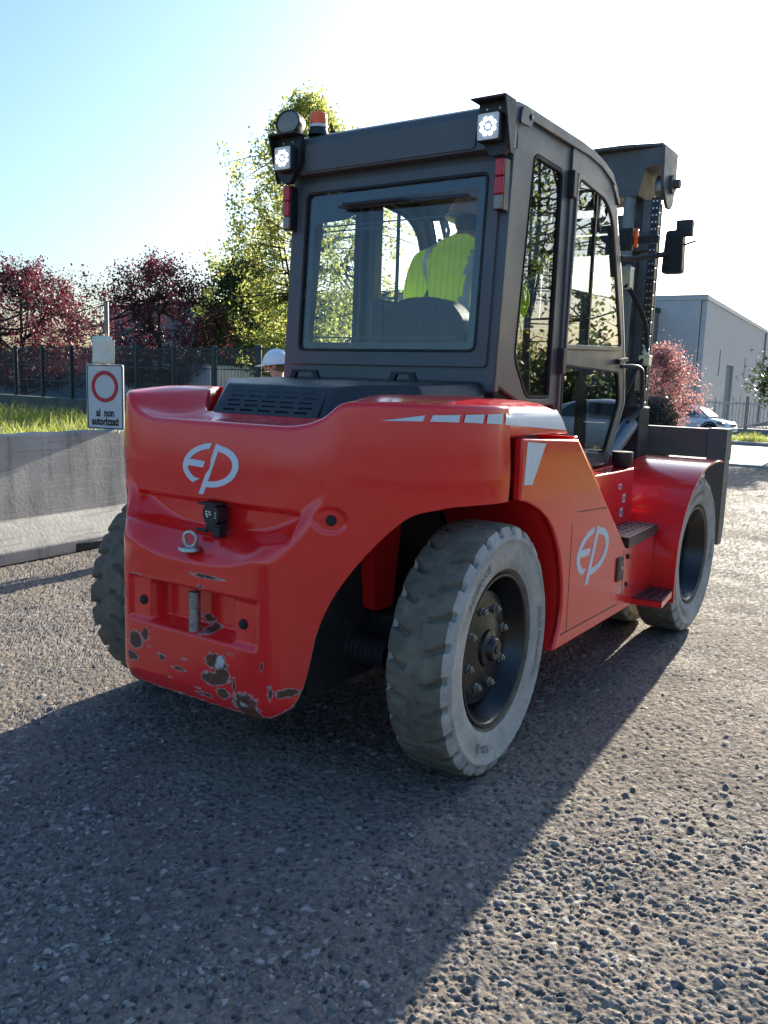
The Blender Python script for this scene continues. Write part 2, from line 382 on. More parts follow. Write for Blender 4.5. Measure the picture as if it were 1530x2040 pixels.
def make_ground():
    c = math.radians(-34.1)
    ang = np.concatenate([np.linspace(-180, -38, 48)[:-1], np.linspace(-38, 38, 820), np.linspace(38, 180, 48)[1:-1]])
    th = np.radians(ang)+c
    rs = [.02, .3, .7, 1.1, 1.4]; r = 1.65
    while r < 26: rs.append(r); r += max(.0035, r*r/1250)
    while r < 900: rs.append(r); r *= 1.12
    rs = np.array(rs)
    R, T = np.meshgrid(rs, th, indexing='ij')
    x = CAM_POS.x+R*np.sin(T); y = CAM_POS.y+R*np.cos(T)
    fade = np.clip((28-R)/16, 0, 1)*((np.abs(((T-c+PI) % (2*PI))-PI) < math.radians(37.5)))
    dens = vnoise(x, y, .55, 3)*.6+vnoise(x, y, .17, 5)*.4
    xo, yo = x, y
    x = xo+(vnoise(xo, yo, .009, 101)-.5)*.010+(vnoise(xo, yo, .028, 103)-.5)*.014; y = yo+(vnoise(xo, yo, .009, 105)-.5)*.010+(vnoise(xo, yo, .028, 107)-.5)*.014
    p1, t1 = pebbles(x, y, .023, 11, .30, .68, .0064, .92)
    p2, t2 = pebbles(x, y, .0145, 31, .34, .68, .0042, .92)
    p3, t3 = pebbles(x, y, .085, 61, .12, .25, .010, .45)
    pit, _ = pebbles(x, y, .030, 91, .20, .44, .0055, .40)
    x, y = xo, yo
    k = np.clip((dens-.12)*2.2, .55, 1.15)
    p1 = p1*k; p2 = p2*k
    h = np.maximum(np.maximum(p1, p2), p3); pit = np.where(h > .004, 0, pit); t = np.where(h == p3, t3, np.where(h == p1, t1, t2))
    rough = (vnoise(x, y, .006, 81)-.5)*.0018+(vnoise(x, y, .014, 83)-.5)*.0042+(vnoise(x, y, .3, 85)-.5)*.016
    peb = np.clip((h-.0016)/.0015, 0, 1); h = h-pit; pitm = np.clip(pit/.003, 0, 1)
    z = (h+rough)*fade+zg(x, y)-.006
    V = np.stack([x, y, z], -1)
    o = gridmesh('ground', V, ['ground'], closed=True, attr={'pebble': peb*fade, 'tone': t, 'pit': pitm*fade})
    return tag(o, kind='structure')
def ground_mat():
    m, t, b = nodes('stony_tarmac')
    a = N(t, 'ShaderNodeAttribute', attribute_name='pebble'); tn = N(t, 'ShaderNodeAttribute', attribute_name='tone')
    dirt = ramp(t, noise(t, 1.3, 9, .7), [(.32, (.19, .16, .128)), (.68, (.34, .282, .218))])
    dirt = mixc(t, ramp(t, noise(t, 90, 5, .7), [(.4, .0), (.7, .7)]), dirt, (.11, .10, .092))
    st = ramp(t, tn.outputs['Fac'], [(0., (.085, .082, .082)), (.45, (.18, .165, .152)), (.8, (.26, .232, .205)), (1., (.42, .39, .35))])
    st = mixc(t, ramp(t, noise(t, 25, 5), [(.45, .0), (.75, .55)]), st, dirt)
    # beyond the reach of single stones: speckle
    vo = N(t, 'ShaderNodeTexVoronoi'); vo.inputs['Scale'].default_value = 30; tc = N(t, 'ShaderNodeTexCoord'); t.links.new(tc.outputs['Object'], vo.inputs['Vector'])
    sp = mixc(t, ramp(t, vo.outputs['Distance'], [(.2, .75), (.6, 0.)]), dirt, (.13, .118, .105))
    o = mixc(t, a.outputs['Fac'], sp, st); pa = N(t, 'ShaderNodeAttribute', attribute_name='pit'); o = mixc(t, mth(t, 'MULTIPLY', pa.outputs['Fac'], .75), o, (.05, .05, .052))
    t.links.new(o, b.inputs['Base Color'])
    t.links.new(mixc(t, a.outputs['Fac'], (1., 1., 1.), (.8, .8, .8)), b.inputs['Roughness'])
    b.inputs['Specular IOR Level'].default_value = .05
    v2 = N(t, 'ShaderNodeTexVoronoi', feature='SMOOTH_F1'); v2.inputs['Scale'].default_value = 36; v2.inputs['Randomness'].default_value = 1.; t.links.new(tc.outputs['Object'], v2.inputs['Vector'])
    far = mth(t, 'SUBTRACT', 1.3, v2.outputs['Distance'])
    hgt = mth(t, 'ADD', mth(t, 'MULTIPLY', far, mth(t, 'SUBTRACT', 1.05, a.outputs['Fac'])), mth(t, 'MULTIPLY', noise(t, 160, 6, .75), .35))
    bump(t, b, hgt, .6, .008); return m
M['ground'] = ground_mat()
make_ground()
def road_mat():
    m, t, b = nodes('pale_worn_asphalt')
    o = ramp(t, noise(t, .35, 9, .65), [(.3, (.23, .20, .155)), (.7, (.33, .29, .23))])
    o = mixc(t, ramp(t, noise(t, 1., 6, .6, stretch=(.08, 1.2, 1)), [(.55, 0.), (.62, .35)]), o, (.15, .135, .115))
    t.links.new(o, b.inputs['Base Color']); b.inputs['Roughness'].default_value = .8
    bump(t, b, noise(t, 40, 5), .3, .006); return m
M['road'] = road_mat()
def sheet(name, x0, x1, y0, y1, dz, mat, nx=2, ny=20):
    X, Y = np.meshgrid(np.linspace(x0, x1, nx), np.linspace(y0, y1, ny)); Z = zg(X, Y)+dz
    return gridmesh(name, np.stack([X, Y, Z], -1), [mat])
tag(sheet('road', -45, 60, 18.8, 47.0, .012, 'road'), kind='structure')
tag(build('kerb', MB().add([(-45, 18.55, zg(0, 18.55)-.1), (60, 18.55, zg(0, 18.55)-.1), (60, 18.8, zg(0, 18.8)-.1), (-45, 18.8, zg(0, 18.8)-.1),
    (-45, 18.55, zg(0, 18.55)+.05), (60, 18.55, zg(0, 18.55)+.05), (60, 18.8, zg(0, 18.8)+.05), (-45, 18.8, zg(0, 18.8)+.05)],
    [(3, 2, 1, 0), (4, 5, 6, 7), (0, 1, 5, 4), (2, 3, 7, 6), (1, 2, 6, 5), (3, 0, 4, 7)]), 'kerb'), kind='structure')

# ------------------------------------------------------------------ grass and trees
def leaves_mesh(name, P, size, mat, parent=None, seed=0, aspect=.6, tone=None, flat=0.):
    g = np.random.default_rng(seed); n = len(P)
    d = g.normal(size=(n, 3)); d[:, 2] *= (1-flat); d /= np.linalg.norm(d, axis=1)[:, None]
    e = g.normal(size=(n, 3)); e -= (e*d).sum(1)[:, None]*d; e /= np.linalg.norm(e, axis=1)[:, None]
    nn = np.cross(d, e)
    s = size*(.6+.8*g.random(n))[:, None]
    a = P-d*s*.5; b = P+d*s*.5; c1 = P+e*s*aspect*.5+nn*s*.12; c2 = P-e*s*aspect*.5+nn*s*.12
    V = np.stack([a, c1, b, c2], 1).reshape(-1, 3); F = np.arange(4*n).reshape(-1, 4)
    me = bpy.data.meshes.new(name); fast(me, V, F); me.materials.append(M[mat])
    tn = (g.random(n) if tone is None else tone).astype(np.float32)
    at = me.attributes.new('tone', 'FLOAT', 'POINT'); at.data.foreach_set('value', np.repeat(tn, 4))
    return link(me, name, parent)
def tree(name, loc, H, crown_r, crown_z, label, leaf, nclus, nleaf, lsize, seed, group=None, trunk_r=.12, spread=.22, limbs=7, lean=(0, 0), spike=.25, sx=1.0, shoot=0.):
    g = np.random.default_rng(seed); root = empty(name, (loc[0], loc[1], loc[2]), label, 'tree', group)
    z0 = crown_z; ch = H-z0
    # cluster centres in an uneven crown
    C = []
    lob = [(g.uniform(0, 2*PI), g.uniform(.1, .9), g.uniform(.75, 1.2)) for _ in range(6)]
    while len(C) < nclus:
        a = g.uniform(0, 2*PI); hz = g.random()
        prof = math.sin(PI*min(1, max(0, hz*.86+.12)))**.75
        rad = 1.0
        for la, lh, lr in lob:
            dd = (math.cos(a-la)-1)*1.6-((hz-lh)/.35)**2
            rad = max(rad*.97, lr*math.exp(dd)*1.08)
        rr = crown_r*prof*rad*math.sqrt(g.uniform(.12, 1))*(1+spike*max(0, g.normal())*.5)
        C.append((rr*math.cos(a)*sx+lean[0]*hz, rr*math.sin(a)+lean[1]*hz, z0+ch*hz*(1+.0*g.random())))
    C = np.array(C)
    mb = MB()
    tip = np.array([lean[0]*.7, lean[1]*.7, z0+ch*.82])
    tr = catmull([(0, 0, -.15), (.02, .03, z0*.6), (.05, -.04, z0+ch*.2), (lean[0]*.35-.06, lean[1]*.35+.05, z0+ch*.5), tuple(tip)], 5)
    mb.tube(tr, list(np.linspace(trunk_r, trunk_r*.16, len(tr))), 8)
    pts = [np.array(p) for p in tr if p[2] > z0*.7]
    for k in range(limbs):
        s = pts[int(g.integers(0, max(1, len(pts)*2//3)))]; e = C[g.integers(len(C))]*np.array([.7, .7, .85])
        if e[2] < s[2]+.2: e[2] = s[2]+.3+g.random()*ch*.3
        e[2] = min(e[2], z0+ch*.9); mid = s*.5+e*.5+np.array([0, 0, -.12*ch*g.random()])
        lp = catmull([s, mid, e], 5); mb.tube(lp, list(np.linspace(trunk_r*.45, trunk_r*.1, len(lp))), 6); pts += [np.array(p) for p in lp]
    PT = np.array(pts)
    for c in C:
        dz = PT-c; q = (dz**2).sum(1)+np.where(dz[:, 2] > 0, .4, 0); s = PT[q.argmin()]
        mb.tube([s, s*.5+c*.5+g.normal(size=3)*.05, c], [trunk_r*.10+.004, trunk_r*.06+.003, .004], 4, False)
    build('trunk', mb, 'bark', root)
    P = np.repeat(C, nleaf, 0); ax = g.normal(size=(len(C), 3)); ax[:, 2] = np.abs(ax[:, 2])+.3; ax /= np.linalg.norm(ax, axis=1)[:, None]
    if shoot: ax[:, :2] = ax[:, :2]*.5+C[:, :2]/crown_r*.5; ax[:, 2] = 1.; ax /= np.linalg.norm(ax, axis=1)[:, None]
    tt = g.normal(size=len(P))*spread*1.3 if not shoot else (g.random(len(P))**1.2)*np.repeat(.3+.7*g.random(len(C))**2, nleaf)*shoot*2
    P = P+np.repeat(ax, nleaf, 0)*tt[:, None]+g.normal(size=P.shape)*spread*(.62 if not shoot else .5)
    tone = np.clip(np.repeat(g.random(len(C)), nleaf)*.7+g.random(len(P))*.35, 0, 1)
    leaves_mesh('crown', P, lsize, leaf, root, seed, tone=tone)
    return root
def at_az(az, D, z=None):
    a = math.radians(az); x = CAM_POS.x+D*math.sin(a); y = CAM_POS.y+D*math.cos(a)
    return (x, y, float(zg(x, y)) if z is None else z)
tree('plum_tree', at_az(-57.0, 34), 4.95, 3.0, 1.0, 'dark purple plum tree behind the fence at the far left edge', 'leafplum', 480, 46, .10, 21, 'purple plum trees behind the fence', .16, .24, 12, spike=.8, shoot=.55)
tree('plum_tree', at_az(-48.9, 27.5), 4.75, 2.35, 1.2, 'purple plum tree behind the fence, between the sign and the green tree', 'leafplum', 380, 42, .085, 22, 'purple plum trees behind the fence', .13, .20, 14, spike=.9, shoot=.5)
tree('spring_tree', at_az(-39.7, 25), 9.1, 2.35, 1.6, 'tall tree with bright yellow-green spring leaves rising behind the cab', 'leafgreen', 600, 44, .10, 23, None, .17, .23, 16, spike=.8, shoot=.35)
tree('ivy_tree', at_az(-43.5, 29), 5.4, 1.9, .8, 'dense dark green tree right of the plum trees behind the fence', 'leafdark', 380, 48, .13, 24, None, .13, .25, 8)
tree('blossom_tree', at_az(-16.55, 33), 3.3, 1.35, .7, 'small pink blossoming tree in front of the grey industrial building', 'leafpink', 330, 34, .085, 25, None, .08, .20, 11, spike=.7)
tree('glossy_tree', at_az(-9.35, 27), 3.05, 1.0, 1.5, 'dark glossy-leaved tree cut off by the right edge of the picture', 'leafgloss', 90, 30, .12, 26, None, .14, .2, 6)
GR = 'trees mirrored in the cab side windows'
for i, (az, D, H, cr, lf, lab) in enumerate([
    (21.5, 17, 9.5, 2.0, 'leafdark', 'slim dark tree mirrored in the rear quarter window of the cab'),
    (17.5, 21, 10.5, 2.3, 'leafdark', 'dark tree mirrored in the right half of the cab door window'),
    (25.0, 21, 8.5, 2.2, 'leafgreen', 'yellow-green tree mirrored in the cab door window'),
    (28.5, 16, 8.0, 1.9, 'leafdark', 'tree mirrored at the left edge of the quarter window')]):
    H *= 1.0
    a = math.radians(az); p = (-1.155+D*math.sin(a), -2.97+D*math.cos(a))
    tree('roadside_tree', (p[0], p[1], float(zg(*p))), H, cr, 1.8, lab, lf, 120, 16, .11, 40+i, GR, .15, .28, 12, spike=.6, shoot=.3)
def hedge(name, loc, sx, sy, h, label, leaf, n, seed):
    g = np.random.default_rng(seed); root = empty(name, loc, label, 'hedge')
    P = g.uniform(-1, 1, (n*2, 3)); P = P[(np.abs(P)**3).sum(1) < 1.1][:n]; P[:, 2] = P[:, 2]*.5+.5
    P = P*np.array([sx, sy, h])*(1+.1*g.normal(size=(len(P), 1)))
    leaves_mesh('foliage', P, .13 if sx < 2 else .34, leaf, root, seed)
    mb = MB()
    for k in range(9):
        x, y = g.uniform(-.6, .6)*sx, g.uniform(-.6, .6)*sy
        mb.tube([(x, y, -.1), (x*1.1, y*1.1, h*.45), (x*1.25, y*1.2, h*.8)], [.03, .02, .008], 5)
    build('stem', mb, 'bark', root)['kind'] = 'stuff'; return root
hedge('clipped_bush', at_az(-16.9, 29.5), .62, .8, 1.55, 'dark clipped bush below the pink blossoming tree', 'leafdull', 4200, 5)
a = math.radians(22.5); hp = (-1.155+36*math.sin(a), -2.97+36*math.cos(a))
hg = hedge('tall_hedge', (hp[0], hp[1], float(zg(*hp))), 9.5, 1.6, 3.4, 'tall dark hedge mirrored low in the cab side windows', 'leafdark', 9000, 15)
def blades(name, area, n, h, mat, label, seed, zfun):
    g = np.random.default_rng(seed); x0, x1, y0, y1 = area
    x = g.uniform(x0, x1, n); y = g.uniform(y0, y1, n)
    cl = vnoise(x, y, .5, 9); z = zfun(x, y)
    hh = h*(.35+.9*g.random(n))*(.45+1.0*cl)
    a = g.uniform(0, 2*PI, n); wd = .006+.006*g.random(n)
    bx, by = np.cos(a)*wd, np.sin(a)*wd; lx, ly = g.normal(size=(2, n))*.35*hh
    p = np.stack
    V = p([p([x-bx, y-by, z], -1), p([x+bx, y+by, z], -1), p([x+bx*.6+lx*.4, y+by*.6+ly*.4, z+hh*.6], -1), p([x-bx*.6+lx*.4, y-by*.6+ly*.4, z+hh*.6], -1), p([x+lx, y+ly, z+hh*.95], -1)], 1)
    i = np.arange(n)*5; F = np.concatenate([p([i, i+1, i+2, i+3], -1), p([i+3, i+2, i+4, i+4], -1)])
    F2 = p([i+3, i+2, i+4], -1)
    me = bpy.data.meshes.new(name); vv = V.reshape(-1, 3)
    me.from_pydata(vv.tolist(), [], F[:n].tolist()+F2.tolist()); me.materials.append(M[mat])
    at = me.attributes.new('tone', 'FLOAT', 'POINT'); at.data.foreach_set('value', np.repeat(g.random(n).astype(np.float32), 5))
    return tag(link(me, name), label, 'grass', kind='stuff')
# raised verge behind the barrier
def zv(x, y): return .42*smooth01((-4.25-x)/.9)+.10*smooth01((-6.-x)/6.)-.35*smooth01((y-7.5)/3.5)
vx, vy = np.meshgrid(np.linspace(-4.25, -26, 40), np.linspace(-6, 11.6, 40))
M['soil'] = simple('verge_soil', (.07, .075, .03), .95, var=.4, vscale=8)
tag(gridmesh('verge', np.stack([vx, vy, zv(vx, vy)-.004], -1), ['soil']), kind='structure')
blades('long_grass', (-9.5, -4.5, -1.5, 5.5), 17000, .30, 'grass', 'sunlit yellow-green long grass on the verge behind the concrete barrier', 3, zv)
blades('verge_grass', (-24, -7, 1.5, 11.4), 16000, .30, 'grass', 'short green grass between the barrier and the fence wall', 4, zv)
vx, vy = np.meshgrid(np.linspace(4.0, 14, 10), np.linspace(4, 18.4, 20))
tag(gridmesh('side_verge', np.stack([vx, vy, zg(vx, vy)+.02], -1), ['soil']), kind='structure')
blades('roadside_grass', (4.1, 12, 4, 18.3), 16000, .22, 'grass', 'green grass strip mirrored in the lower glass of the cab door', 6, lambda x, y: zg(x, y)+.02)

# ------------------------------------------------------------------ barrier, sign, fence, buildings
bprof = [(-3.81, 0), (-3.805, .10), (-3.815, .115), (-3.995, .285), (-4.03, .31), (-4.085, 1.0), (-4.10, 1.012), (-4.19, 1.012), (-4.205, 1.0), (-4.26, .31), (-4.29, .285), (-4.47, .115), (-4.475, 0)]
BL = 'concrete road barriers'
for y0, y1, lab in ((-9.0, -3.63, 'concrete road barrier outside the left edge, nearest the camera'), (-3.6, 2.42, 'weathered concrete road barrier at the left edge of the picture, under the no entry sign'), (2.45, 6.5, 'concrete road barrier hidden behind the forklift, beyond the no entry sign')):
    yc = (y0+y1)/2; ba = math.radians(4.3); root = empty('concrete_barrier', (-4.14-(yc-1.2)*math.tan(ba), yc, 0), lab, 'barrier', BL); root.rotation_euler = (0, 0, ba)
    n = 90; rings = []
    for k in range(n+1):
        y = y0+(y1-y0)*k/n-yc
        j = .0006*math.sin(y*9)+.0004*math.sin(y*23)
        rings.append([(px+4.14+(j if pz > .3 else j*.5), y, pz+(.004*math.sin(y*13+1) if pz > .9 else 0)) for px, pz in bprof])
    build('body', MB().loft(rings), 'barrier', root, .008)
    for yy in (y0+1.0, y1-.75):
        build('slot_shade_block', MB().box(.318, .34, yy-.16-yc, yy+.16-yc, .0, .075), 'frame', root, .01)  # solid dark block, its colour stands for the shade in the slot opening
# sign
sx_, sy_, _ = at_az(-52.2, 8.42)
sg = empty('no_entry_sign', (sx_, sy_, .42), 'rectangular no entry sign with a red ring and black Italian words, on the barrier', 'sign')
sr = math.radians(52.2-36)         # turned partly away from the camera
sg.rotation_euler = (0, 0, sr)
zb = 1.01-.42
build('panel', MB().plate(rp([(-.2, zb), (.2, zb), (.2, zb+.6), (-.2, zb+.6)], .022), 'y', -.012, -.0), 'signwhite', sg)
build('border', MB().plate([rp([(-.192, zb+.008), (.192, zb+.008), (.192, zb+.592), (-.192, zb+.592)], .02), rp([(-.184, zb+.016), (.184, zb+.016), (.184, zb+.584), (-.184, zb+.584)], .016)], 'y', -.0145, -.011), 'signblack', sg)
build('red_ring', MB().plate([ellipse(0, zb+.395, .145, .145, 48), ellipse(0, zb+.395, .108, .108, 48)], 'y', -.0148, -.011), 'signred', sg)
for s, zz, sz in (('ai  non', .152, .088), ('autorizzati', .072, .086)):
    v, f = text_mesh(s, sz, .0035)
    build('lettering', MB().add([(x*.80, -.0146, zb+zz+y*1.15) for x, y, _ in v], f), 'signblack', sg, smooth=0)['kind'] = 'stuff'
build('post', MB().tube([(0.0, .03, -.1), (0.0, .03, 2.17-.42)], .021, 12), 'galv', sg)
for zz in (.12, .46): build('clamp', MB().box(-.06, .06, .0, .054, zb+zz, zb+zz+.03), 'galv', sg, .003)
for xx in (-.14, .12): build('bracket', MB().box(xx, xx+.018, -.01, .012, zb-.03, zb+.03), 'steel', sg, .003)
nv = [(-.125+.245*i/8, -.02-.012*math.sin(i*.9)*math.sin(j*.5+.4)-.006*math.cos(j), zb+.605+.245*j/8+(.008*math.sin(i*.5) if j == 8 else 0)) for j in range(9) for i in range(9)]
pp = MB().add(nv, [(j*9+i, j*9+i+1, (j+1)*9+i+1, (j+1)*9+i) for j in range(8) for i in range(8) if not (i == 7 and j == 7)])
pn = build('paper_notice', pp, 'paper', None); pn.location = sg.location; pn.rotation_euler = sg.rotation_euler
so = pn.modifiers.new('thick', 'SOLIDIFY'); so.thickness = .0015
tag(pn, 'creased yellowed paper notice fixed to the post above the no entry sign', 'notice')
# fence
FA = np.array([-27.0, 13.2]); FB = np.array([-5.2, 11.59]); FL = float(np.linalg.norm(FB-FA)); FD = (FB-FA)/FL
fz0, fz1 = .74, 2.23
fr = empty('palisade_fence', (FA[0], FA[1], 0), 'dark green steel bar fence on a low wall behind the barrier', 'fence'); fr.rotation_euler = (0, 0, math.atan2(FD[1], FD[0]))
nb = 14; bl = FL/nb
bar = MB()
for k in range(29):
    x = .06+(bl-.12)*k/28; bar.box(x-.005, x+.005, -.006, .006, fz0+.06, fz1-.03)
for z in (fz0+.05, fz0+.5, fz0+.95, fz1-.05): bar.box(.03, bl-.03, -.012, .012, z-.012, z+.012)
bo = build('bar_panel', bar, 'fence', fr, smooth=0); bo['kind'] = 'stuff'
po = build('post', MB().box(-.045, .045, -.05, .05, fz0-.0, fz1+.03), 'fence', fr, .006)
for k in range(nb+1):
    if k:
        c = po.copy(); COL.objects.link(c); c.parent = fr; c.location.x = k*bl
        if k < nb: c = bo.copy(); COL.objects.link(c); c.parent = fr; c.location.x = k*bl
lw = build('boundary_wall', MB().box(0, FL, -.14, .14, -.6, fz0), 'mossy', None, .02); lw.location = fr.location; lw.rotation_euler = fr.rotation_euler
tag(lw, 'low mossy concrete wall under the dark green fence', 'wall')
def hall(name, loc, rz, W, D, H, mat, label, cat, roof='cab', joints=6., eave=.0):
    root = empty(name, loc, label, cat); root.rotation_euler = (0, 0, rz)
    n = max(1, round(W/joints)); pw = W/n
    pm = MB().box(-pw/2+.012, pw/2-.012, -.06, .08, 0, H-.25); q = None
    for k in range(n):
        if q is None: q = build('wall_panel', pm, mat, root, .01); q.location = (pw*(k+.5), 0, 0)
        else:
            c = q.copy(); COL.objects.link(c); c.parent = root; c.location = (pw*(k+.5), 0, 0)
    build('core', MB().box(.02, W-.02, .081, D, -.5, H-.26), mat, root)
    build('roof_edge', MB().box(-.05, W+.05, -.10, D+.05, H-.25, H), roof, root, .02)
    return root
hall('storage_hall', (*at_az(-62, 52)[:2], -.4), math.radians(-2), 28, 8, 2.75, 'bluewall', 'blue-grey sheet metal hall seen through the fence on the left', 'building', 'bluewall', 2.2)
hall('warehouse', (*at_az(-52, 64)[:2], -.9), math.radians(-5), 34, 14, 7.0, 'greywall', 'dark grey warehouse behind the purple and green trees', 'building', 'fence', 3.)
# big precast building on the right
CX, CY, _ = at_az(-14.5, 52); BZ = -1.1; BH = 1.54+52*math.tan(math.radians(5.8))-BZ
wd = np.array([-.08, .9968]); fd = np.array([-.9968, -.08])          # long wall direction, gable direction
bb = empty('industrial_building', (CX, CY, BZ), 'large pale grey precast industrial building on the right, one corner towards the road', 'building')
def wall_pt(t, o, z, d): nrm = np.array([wd[1], -wd[0]]) if d == 'long' else np.array([fd[1], -fd[0]])*1.0; dd = wd if d == 'long' else fd; return (dd[0]*t+nrm[0]*o, dd[1]*t+nrm[1]*o, z)
rotL = math.atan2(wd[1], wd[0])
holes_all = {0: [], 1: [(.35*7, .9*7)], 2: [], 3: []}
pl = 7.0
wins = [(5.7, 3.15), (13.4, 3.15), (17.2, 3.15), (5.4, 1.15), (13.0, 1.15), (16.6, 1.15), (24., 3.15), (30., 3.15)]
door = (8.9, 12.0, 4.35)
for k in range(8):
    a, b2 = k*pl+.006, (k+1)*pl-.006
    outer = [(a, 0), (b2, 0), (b2, BH-.3), (a, BH-.3)]; hs = []
    for (wt, wz) in wins:
        if a < wt < b2-.6: hs.append([(wt, wz+.6), (wt+.42, wz+.6), (wt+.42, wz+2.0), (wt, wz+2.0)] if wz > 2 else [(wt, wz), (wt+.42, wz), (wt+.42, wz+1.15), (wt, wz+1.15)])
    if a < door[0] < b2: hs.append([(door[0], .05), (door[1], .05), (door[1], door[2]), (door[0], door[2])])
    o = build('wall_panel', MB().plate([outer]+hs, 'y', -.15, .12), 'panelwall', bb, .01); o.rotation_euler = (0, 0, rotL)
for k in range(4):
    o = build('gable_panel', MB().box(-(k+1)*6+.006, -k*6-.006-(.16 if k == 0 else 0), -.15, .12, 0, BH-.3), 'panelwall', bb, .01); o.rotation_euler = (0, 0, rotL-PI/2)
o = build('core', MB().box(.13, 55.8, .13, 23.9, -.5, BH-.32), 'greywall', bb); o.rotation_euler = (0, 0, rotL)
o = build('roof_edge', MB().box(-.2, 56.1, -.2, 24.1, BH-.3, BH), 'panelwall', bb, .03); o.rotation_euler = (0, 0, rotL)
for (wt, wz) in wins:
    z0, z1 = (wz+.6, wz+2.0) if wz > 2 else (wz, wz+1.15)
    o = build('window', MB().box(wt+.004, wt+.416, .02, .06, z0+.004, z1-.004), 'carglass', bb); o.rotation_euler = (0, 0, rotL)
    s = build('sill', MB().box(wt-.05, wt+.47, -.22, -.0, z0-.10, z0-.003), 'kerb', o, .01)
o = build('roller_door', MB().box(door[0]+.005, door[1]-.005, .0, .05, .05, door[2]-.005), 'bluewall', bb); o.rotation_euler = (0, 0, rotL)
for k in range(10): build('door_slat', MB().box(door[0]+.02, door[1]-.02, -.02, -.002, .1+k*.425, .1+k*.425+.40), 'bluewall', o, .01)
for k in (2, 3): 
    o = build('downpipe', MB().tube([(k*14+.3, -.22, .1), (k*14+.3, -.22, BH-.3)], .06, 8), 'galv', bb); o.rotation_euler = (0, 0, rotL)
# gate across the road
ga, gb = at_az(-15.2, 49.5), at_az(-7., 49); gz = float(zg(0, ga[1]))
gt = empty('sliding_gate', (ga[0], ga[1], gz), 'pale grey bar gate in front of the industrial building', 'gate'); gl = math.hypot(gb[0]-ga[0], gb[1]-ga[1]); gt.rotation_euler = (0, 0, math.atan2(gb[1]-ga[1], gb[0]-ga[0]))
build('plinth', MB().box(0, gl, -.12, .12, -.3, .35), 'bluewall', gt, .02)
build('rail', MB().box(0, gl, -.03, .03, 1.62, 1.70), 'gate', gt, .005); build('rail', MB().box(0, gl, -.03, .03, .40, .47), 'gate', gt, .005)
mb = MB().box(-.02, .02, -.012, .012, .47, 1.78); q = build('bar', mb, 'gate', gt); nbar = int(gl/.17)
for k in range(nbar):
    c = q if k == 0 else q.copy()
    if k: COL.objects.link(c); c.parent = gt
    c.location.x = .1+k*.17
for x in (0, gl*.45, gl*.62, gl*.8, gl): build('post', MB().box(x-.09, x+.09, -.09, .09, -.2, 2.05), 'galv', gt, .01)
# kerbed island by the car
ia = at_az(-13.2, 36.5)
isl = build('kerbed_island', MB().plate(rp([(-3.8, -1.1), (2.9, -1.1), (2.9, .9), (-3.8, .9)], .9, 6), 'z', 0, .16), 'kerb', None, .02)
isl.location = (ia[0], ia[1], ia[2]); tag(isl, 'low kerbed traffic island in front of the white car', 'kerb')
blades('island_grass', (ia[0]-3.3, ia[0]+2.4, ia[1]-.7, ia[1]+.6), 2600, .30, 'grass', 'yellow-green grass on the kerbed island by the white car', 8, lambda x, y: zg(x, y)+.13)

